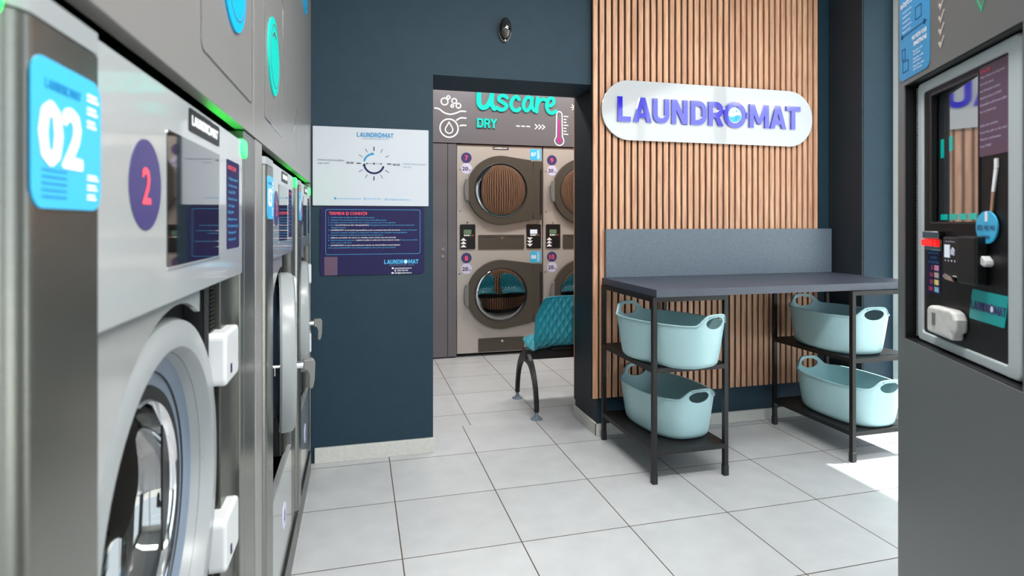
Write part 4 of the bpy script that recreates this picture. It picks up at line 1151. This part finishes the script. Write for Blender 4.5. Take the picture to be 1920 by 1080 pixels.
# ---------------------------------------------------------------- bench with quilted shell seats
t = thing('waiting_bench', 'beam bench with quilted teal shell seats and arched black legs beyond the doorway', 'bench', (1.06, 3.700, 0))
bt = MB().box(0.0, 1.75, -0.04, 0.04, 0.325, 0.385).build('beam', M['frame_black'], t, bevel=0.006)
def leg(x, sc=1.0):
    P = [(-0.225, 0.075), (-0.205, 0.17), (-0.165, 0.25), (-0.10, 0.315), (-0.03, 0.34)]
    P = [(a*sc, b_) for a, b_ in P]
    m = MB()
    path = [(x, a, b_) for a, b_ in catmull(P, 5)]
    path2 = [(x, -a, b_) for _, a, b_ in reversed(path)]
    path2 = [(x, -a, b_) for a, b_ in reversed(catmull(P, 5))]
    full = path+path2
    nn = len(full); vs = []
    for i, p in enumerate(full):
        q0 = full[max(i-1, 0)]; q1 = full[min(i+1, nn-1)]
        ty, tz = q1[1]-q0[1], q1[2]-q0[2]; l = hypot(ty, tz); ny, nz = -tz/l, ty/l
        u = 1-abs(2*i/(nn-1)-1); hw = 0.013+0.022*u**2
        for dx in (-0.014, 0.014):
            vs.append((x+dx, p[1]+ny*hw, p[2]+nz*hw)); vs.append((x+dx, p[1]-ny*hw, p[2]-nz*hw))
    fs = []
    for i in range(nn-1):
        a = i*4; b_ = a+4
        fs += [(a, a+1, b_+1, b_), (a+2, b_+2, b_+3, a+3), (a, b_, b_+2, a+2), (a+1, a+3, b_+3, b_+1)]
    fs += [(0, 2, 3, 1), (nn*4-4, nn*4-3, nn*4-1, nn*4-2)]
    m.add(vs, fs)
    m.box(x-0.018, x+0.018, -0.045, 0.045, 0.32, 0.395)
    L_ = m.build('leg', M['frame_black'], t, bevel=0.003)
    for s_ in (-1, 1):
        MB().cylz(x, s_*0.226*sc, 0.045, 0.115, 0.016, 0.015).build('leg_sleeve', M['rubber'], L_, smooth=40)
        MB().tube([(x, s_*0.226*sc, 0.0), (x, s_*0.226*sc, 0.006), (x, s_*0.226*sc, 0.012), (x, s_*0.226*sc, 0.022), (x, s_*0.226*sc, 0.05)], [0.038, 0.036, 0.018, 0.012, 0.010], 24).build('foot_pad', M['gasket'], L_, smooth=40)
leg(0.012); leg(1.70, 0.78)
def shell(x):
    """quilted bucket: profile from the front lip over the seat to the top of the back (bench faces +y)"""
    nu, nv = 120, 170
    prof = catmull([(0.235, 0.415), (0.225, 0.437), (0.17, 0.440), (0.07, 0.418), (-0.03, 0.410), (-0.085, 0.425), (-0.125, 0.485), (-0.142, 0.58), (-0.160, 0.67), (-0.180, 0.755)], 10)
    # resample by length
    L_ = [0]
    for i in range(1, len(prof)): L_.append(L_[-1]+hypot(prof[i][0]-prof[i-1][0], prof[i][1]-prof[i-1][1]))
    def at(v):
        s_ = v*L_[-1]
        for i in range(1, len(prof)):
            if L_[i] >= s_-1e-9:
                f = (s_-L_[i-1])/(L_[i]-L_[i-1]); a, b_ = prof[i-1], prof[i]
                return (a[0]+(b_[0]-a[0])*f, a[1]+(b_[1]-a[1])*f), (b_[0]-a[0], b_[1]-a[1])
        return prof[-1], (prof[-1][0]-prof[-2][0], prof[-1][1]-prof[-2][1])
    def half(v):
        if v < 0.06: return 0.16+0.055*sin(v/0.06*pi/2)
        if v < 0.45: return 0.215+0.008*sin((v-0.06)/0.39*pi)
        if v < 0.60: return 0.215+0.025*((v-0.45)/0.15)
        if v < 0.80: return 0.240-0.002*((v-0.60)/0.2)
        return 0.238-0.055*((v-0.80)/0.20)**1.3
    out = [[], []]
    for i in range(nv+1):
        v = i/nv; (py, pz), (ty, tz) = at(v); l = hypot(ty, tz); ny, nz = tz/l, -ty/l      # normal pointing outwards/behind
        hw = half(v)
        for j in range(nu+1):
            u = j/nu*2-1; X_ = u*hw
            curl = 0.030*abs(u)**3
            a = (u*hw/0.052+v*L_[-1]/0.085); b_ = (u*hw/0.052-v*L_[-1]/0.085)
            fa = abs((a % 1)-0.5)*2; fb = abs((b_ % 1)-0.5)*2
            ed = min(1, (1-abs(u))*hw/0.02, v*L_[-1]/0.02, (1-v)*L_[-1]/0.02)
            q = 0.008*(1-max(fa, fb))*ed
            for k_, off in enumerate((0.0, 0.007)):
                d = -curl+off+q
                out[k_].append((x+X_, py+ny*(-d) if False else py-ny*(-d)*1.0, pz-nz*(-d)))
    m = MB(); N = (nu+1)*(nv+1)
    vs = out[0]+out[1]; fs = []
    for i in range(nv):
        for j in range(nu):
            a = i*(nu+1)+j
            fs.append((a, a+1, a+nu+2, a+nu+1)); fs.append((N+a, N+a+nu+1, N+a+nu+2, N+a+1))
    for i in range(nv):
        a = i*(nu+1); b_ = a+nu
        fs.append((a, a+nu+1, N+a+nu+1, N+a)); fs.append((b_, N+b_, N+b_+nu+1, b_+nu+1))
    for j in range(nu):
        a = j; b_ = nv*(nu+1)+j
        fs.append((a, N+a, N+a+1, a+1)); fs.append((b_, b_+1, N+b_+1, N+b_))
    m.add(vs, fs)
    s_ = m.build('seat_shell', M['chair'], t, smooth=50)
    MB().box(x-0.09, x+0.09, -0.06, 0.06, 0.385, 0.402).build('seat_bracket', M['frame_black'], s_, bevel=0.002)
shell(0.258); shell(0.84); shell(1.42)

# ---------------------------------------------------------------- payment kiosk
KA = radians(28.5)
t = thing('payment_kiosk', 'tall graphite payment kiosk with silver framed touch screen at the right edge', 'payment kiosk', (1.251, 1.118, 0), atan2(-cos(KA), -sin(KA)))
KT = t
t.scale = (1.04, 1, 1)
KW, KD, KH = 0.74, 0.55, 2.15
rx0, rx1, rz0, rz1 = 0.033, 0.470, 0.950, 1.540
outer = [(KW, rz1), (KW, KH), (0, KH), (0, rz1), (0, rz0), (0, 0), (KW, 0), (KW, rz0)]
k = MB()
k.box(0, rx0, 0, KD, 0, KH); k.box(rx1, KW, 0, KD, 0, KH); k.box(rx0, rx1, 0, KD, 0, rz0); k.box(rx0, rx1, 0, KD, rz1, KH); k.box(rx0, rx1, 0.09, KD, rz0, rz1)
k.build('body', M['kiosk'], t)
lin_ = MB(); lin_.box(rx0-0.0005, rx0+0.002, 0.003, 0.088, rz0, rz1).box(rx1-0.002, rx1+0.0005, 0.003, 0.088, rz0, rz1).box(rx0, rx1, 0.003, 0.088, rz0-0.0005, rz0+0.002).box(rx0, rx1, 0.003, 0.088, rz1-0.002, rz1+0.0005).box(rx0, rx1, 0.084, 0.089, rz0, rz1)
lin_.build('recess_lining', M['black'], t)
co = MB()
for i in range(110):
    z = rz0+0.01+i*0.0052
    if z < rz1-0.01: co.box(0.0425, 0.0465, 0.022, 0.030, z, z+0.003)
co.build('coiled_seal', M['steel_light'], t)
# framed door, recessed 2 cm
yd = 0.020
fr = MB().ring(rrect(0.053, 0.428, 0.955, 1.536, 0.012, 4), rrect(0.077, 0.391, 0.975, 1.513, 0.006, 4), yd, yd+0.03)
fo = fr.build('door_frame', M['kiosk_frame'], t, bevel=0.004, seg=3)
# black fascia with a cut-out for the screen
fx = MB(); sx0, sx1, sz0, sz1 = 0.113, 0.2965, 1.222, 1.498
fx.box(0.076, sx0, yd+0.004, yd+0.012, 0.974, 1.514); fx.box(sx1, 0.392, yd+0.004, yd+0.012, 0.974, 1.514)
fx.box(sx0, sx1, yd+0.004, yd+0.012, 0.974, sz0); fx.box(sx0, sx1, yd+0.004, yd+0.012, sz1, 1.514)
fx.build('fascia', M['kiosk_panel'], t)
# screen glass, swivelled a few degrees inside its recess
scm = mat('touch_screen_glass', (70, 74, 80), 0.02, coat=1.0, spec=1.0)
scm.node_tree.nodes['Principled BSDF'].inputs['Coat IOR'].default_value = 3.4
M['screen'] = scm
so = MB().box(0.0, 0.196, 0.0, 0.004, sz0-0.012, sz1+0.012)
sob = so.build('touch_screen', M['screen'], t); sob.location = (sx1+0.002, yd+0.0042, 0)
sob.rotation_euler = (0, 0, radians(-4.6)); sob.data.transform(Matrix.Translation((-0.196, 0, 0)))
ui = MB()
for i in range(4): ui.box(-0.180+i*0.045, -0.146+i*0.045, -0.0008, -0.0002, sz0+0.004, sz0+0.016)
M['ui_teal'] = mat('screen_teal_bar', (0, 150, 140), 0.3, emit=(0, 150, 140), estr=0.5)
ui.box(-0.180, -0.166, -0.0008, -0.0002, 1.36, 1.40).box(-0.135, -0.121, -0.0008, -0.0002, 1.37, 1.40)
ui.build('screen_buttons', M['ui_teal'], sob)
M['rimline'] = mat('screen_rim', (60, 56, 58), 0.3, 0.5)
MB().ring(rrect(sx0-0.004, sx1+0.003, sz0-0.004, sz1+0.004, 0.003, 2), rrect(sx0, sx1, sz0, sz1, 0.002, 2), yd+0.002, yd+0.0045).build('screen_rim', M['rimline'], t)
yf = yd+0.004
# plum instruction sheet
ps = MB().prism(rrect(0.2995, 0.390, 1.342, 1.508, 0.004, 3), yf-0.001, yf).build('instruction_sheet', M['plum'], t)
px = MB(); zz = 1.478
for i, s_ in enumerate(('Alege mașina și programul', 'Introdu banii', 'sau folosește cardul', 'Apasă pe butonul START', 'Așteaptă confirmarea plății', 'Nu se oferă rest', '', 'Select the machine', 'Insert the cash or the card', 'Wait for confirmation', 'Press START')):
    if s_: px.text(s_, 0.303, 1.487-i*0.0128, 0.0042, yf-0.0016, width=0.0028*len(s_)+0.006)
px.build('sheet_text', M['lilac'], ps)
hx_ = MB().text('INSTRUCȚIUNI', 0.303, 1.496, 0.006, yf-0.0016, width=0.034, bold=0.02); hx_.build('sheet_heading', M['pink'], ps)
# bill slot
bs = MB(); bs.box(0.100, 0.172, yf-0.014, yf, 1.186, 1.202).box(0.092, 0.164, yf-0.006, yf, 1.160, 1.186)
bo = bs.build('bill_acceptor', M['black_gloss'], t, bevel=0.002)
rl = MB().box(0.094, 0.143, yf-0.013, yf-0.006, 1.170, 1.183); rl.disc(0.153, 1.176, 0.007, yf-0.012, yf-0.006, 20)
rl.build('bill_slot_light', M['red_lamp'], bo)
# price strip
pst = MB().prism(rrect(0.094, 0.152, 1.066, 1.160, 0.002, 2), yf-0.001, yf).build('banknote_label', M['navy2'], t)
l1 = MB()
for i in range(3): l1.text(('BANCNOTE', 'ACCEPT', 'ACCEPTED')[i], 0.123, 1.152-i*0.010, 0.005, yf-0.0016, width=(0.046, 0.03, 0.046)[i], align='C', bold=0.02)
l1.build('label_heading', M['ink_blue'], pst)
l2 = MB()
for i, s_ in enumerate(('5', '10', '50', '100')): l2.text(s_, 0.120, 1.118-i*0.0155, 0.009, yf-0.0016, width=0.006*len(s_)+0.001, align='R')
l2.build('label_amounts', M['pink'], pst)
for i, cname in enumerate(((215, 150, 175), (190, 175, 165), (215, 205, 120), (130, 175, 200))):
    MB().box(0.127, 0.145, yf-0.0016, yf-0.001, 1.117-i*0.0155, 1.128-i*0.0155).build('banknote_picture', mat('note_%d' % i, cname, 0.5, noise=0.35, nscale=160), pst)
# card terminal
ct = MB().box(0.200, 0.262, yf-0.018, yf, 1.112, 1.192); ct.box(0.262, 0.330, yf-0.022, yf, 1.104, 1.195)
cto = ct.build('card_terminal', M['black'], t, bevel=0.004)
MB().box(0.209, 0.230, yf-0.0188, yf-0.018, 1.150, 1.176).build('terminal_display', M['lcd_pale'], cto)
tm = MB().prism([(0.234, 1.157), (0.248, 1.155), (0.249, 1.166), (0.241, 1.171), (0.234, 1.166)], yf-0.0188, yf-0.018)
tm.text('contactless', 0.212, 1.181, 0.004, yf-0.0186, width=0.038)
for i in range(4): tm.disc(0.213+i*0.012, 1.144, 0.0018, yf-0.0186, yf-0.018, 8)
tm.build('terminal_marks', M['lilac'], cto)
MB().prism([(0.205, 1.112), (0.215, 1.118), (0.237, 1.113), (0.250, 1.104), (0.215, 1.106)], yf-0.0205, yf-0.010).build('card_slot', M['chrome'], cto)
# lettering and sticker on the kiosk body
bl = MB().prism(rrect(0.012, 0.162, 1.552, 1.99, 0.016, 5), -0.0012, -0.0001).build('smartphone_sticker', mat('blue_sticker', (40, 134, 186), 0.4), t)
b1 = MB(); b1.text('PAY WITH YOUR', 0.150, 1.631, 0.0105, -0.0018, width=0.070, align='R', bold=0.03); b1.text('SMARTPHONE', 0.150, 1.616, 0.0105, -0.0018, width=0.062, align='R', bold=0.03)
for i in range(3):
    b1.text('Scan the code', 0.085, 1.603-i*0.017, 0.005, -0.0018, width=0.045+0.004*i); b1.text('and choose', 0.085, 1.596-i*0.017, 0.005, -0.0018, width=0.034+0.004*i)
b1.text('PLĂTEȘTE CU', 0.020, 1.722, 0.0105, -0.0018, width=0.060, bold=0.03)
for i in range(5): b1.text('Scanează codul de pe', 0.030, 1.708-i*0.0115, 0.005, -0.0018, width=0.048-0.004*(i % 3))
b1.build('sticker_text', M['ink_white'], bl)
b2 = MB(); b2.ribbon([(0.020, 1.655), (0.150, 1.655)], 0.0012, -0.0018, -0.0012); b2.box(0.024, 0.030, -0.0018, -0.0012, 1.650, 1.660).box(0.136, 0.142, -0.0018, -0.0012, 1.650, 1.660)
for a, b_, c_, d_ in ((0.026, 0.044, 1.60, 1.625), (0.030, 0.060, 1.570, 1.596), (0.095, 0.125, 1.672, 1.70)):
    b2.ring(rrect(a, b_, c_, d_, 0.001, 1), rrect(a+0.001, b_-0.001, c_+0.001, d_-0.001, 0.0005, 1), -0.0018, -0.0012)
b2.build('sticker_drawing', M['navy2'], bl)
M['faint_white'] = mat('faded_white_print', (170, 160, 155), 0.5)
ck = MB()
for i in range(5): ck.stroke([(0.201, 1.692-i*0.026), (0.208, 1.683-i*0.026), (0.220, 1.700-i*0.026)], 0.0055, -0.0008, -0.0001, 0)
ck.build('check_marks', M['faint_white'], t)
MB().ribbon([(0.318, 1.66), (0.355, 1.598), (0.388, 1.66)], 0.004, -0.0008, -0.0001).build('triangle_print', mat('green_print', (40, 150, 110), 0.5), t)

def kiosk_item(name, label, cat):
    o = thing(name, label, cat, (1.251, 1.118, 0), atan2(-cos(KA), -sin(KA))); o.scale = (1.04, 1, 1); return o
# hanging round tag
g = kiosk_item('hanging_tag', 'blue oval phone number tag hanging by a paper strap on the kiosk', 'tag')
MB().prism([(0.3315+0.0335*cos(2*pi*i/40), 1.2115+0.0295*sin(2*pi*i/40)) for i in range(40)], yf-0.006, yf-0.003).build('disc', M['cyan'], g)
MB().text('0753 943 943', 0.3315, 1.206, 0.010, yf-0.0066, width=0.056, align='C', bold=0.01).text('LAUNDROMAT', 0.3315, 1.191, 0.006, yf-0.0066, width=0.026, align='C', bold=0.03).build('tag_text', M['navy'], g)
MB().prism([(0.337, 1.229), (0.343, 1.232), (0.350, 1.275), (0.343, 1.276)][::1], yf-0.0035, yf-0.001).build('strap', M['tan_strap'], g)
MB().prism([(0.343, 1.276), (0.350, 1.275), (0.360, 1.316), (0.351, 1.318)], yf-0.0035, yf-0.001).box(0.352, 0.361, yf-0.004, yf-0.001, 1.317, 1.334).box(0.329, 0.337, yf-0.0068, yf-0.006, 1.222, 1.240).build('strap_paper', M['ink_white'], g)
# little key cluster
g = kiosk_item('wall_plug', 'tiny white clipped hook stuck below the blue tag on the kiosk', 'hook')
MB().prism([(0.318, 1.150), (0.328, 1.154), (0.332, 1.160), (0.344, 1.152), (0.346, 1.144), (0.340, 1.140), (0.330, 1.143), (0.326, 1.138), (0.320, 1.141), (0.326, 1.147)][::-1], yf-0.014, yf).build('hook_body', M['plastic_white'], g, bevel=0.0015)
# teal card
g = kiosk_item('business_card', 'teal LAUNDROMAT card stuck tilted low on the kiosk fascia', 'card')
cpts = [(0.267, 1.037), (0.378, 1.037), (0.390, 1.0925), (0.278, 1.094)]
cc = MB(); ang_ = 0
cc.prism([(0.2685, 1.037), (0.376, 1.0365), (0.379, 1.039), (0.3895, 1.090), (0.388, 1.0925), (0.280, 1.094), (0.277, 1.092), (0.2665, 1.040)], yf-0.0018, yf-0.0003); cc.build('card', M['card_teal'], g)
lgm = MB(); logo(lgm, 0.274, 1.056, 0.0165, yf-0.0024, yf-0.0018, width=0.110); lgm.build('card_lettering', M['navy'], g)
e1, e2, e3 = emblem(0.274, 1.056, 0.0165, yf-0.0024, width=0.110); e1.build('card_emblem', M['ink_white'], g)
# white dispenser box
g = kiosk_item('paper_dispenser', 'small white rounded plastic receipt holder low on the kiosk', 'dispenser')
M['frosted'] = mat('frosted_plastic', (205, 205, 203), 0.4, noise=0.10, nscale=60)
bx_ = MB()
bx_.prism([(x+0.022, z) for x, z in [(0.122, 0.988), (0.225, 0.987), (0.2255, 1.002), (0.238, 1.004), (0.240, 1.030), (0.232, 1.042), (0.215, 1.047), (0.135, 1.045), (0.126, 1.042), (0.122, 1.034)]], yf-0.024, yf)
bx_.build('housing', M['frosted'], g, bevel=0.006, seg=3)
MB().box(0.172, 0.184, yf-0.0255, yf-0.023, 1.006, 1.032).build('slot', M['handle_grey'], g)
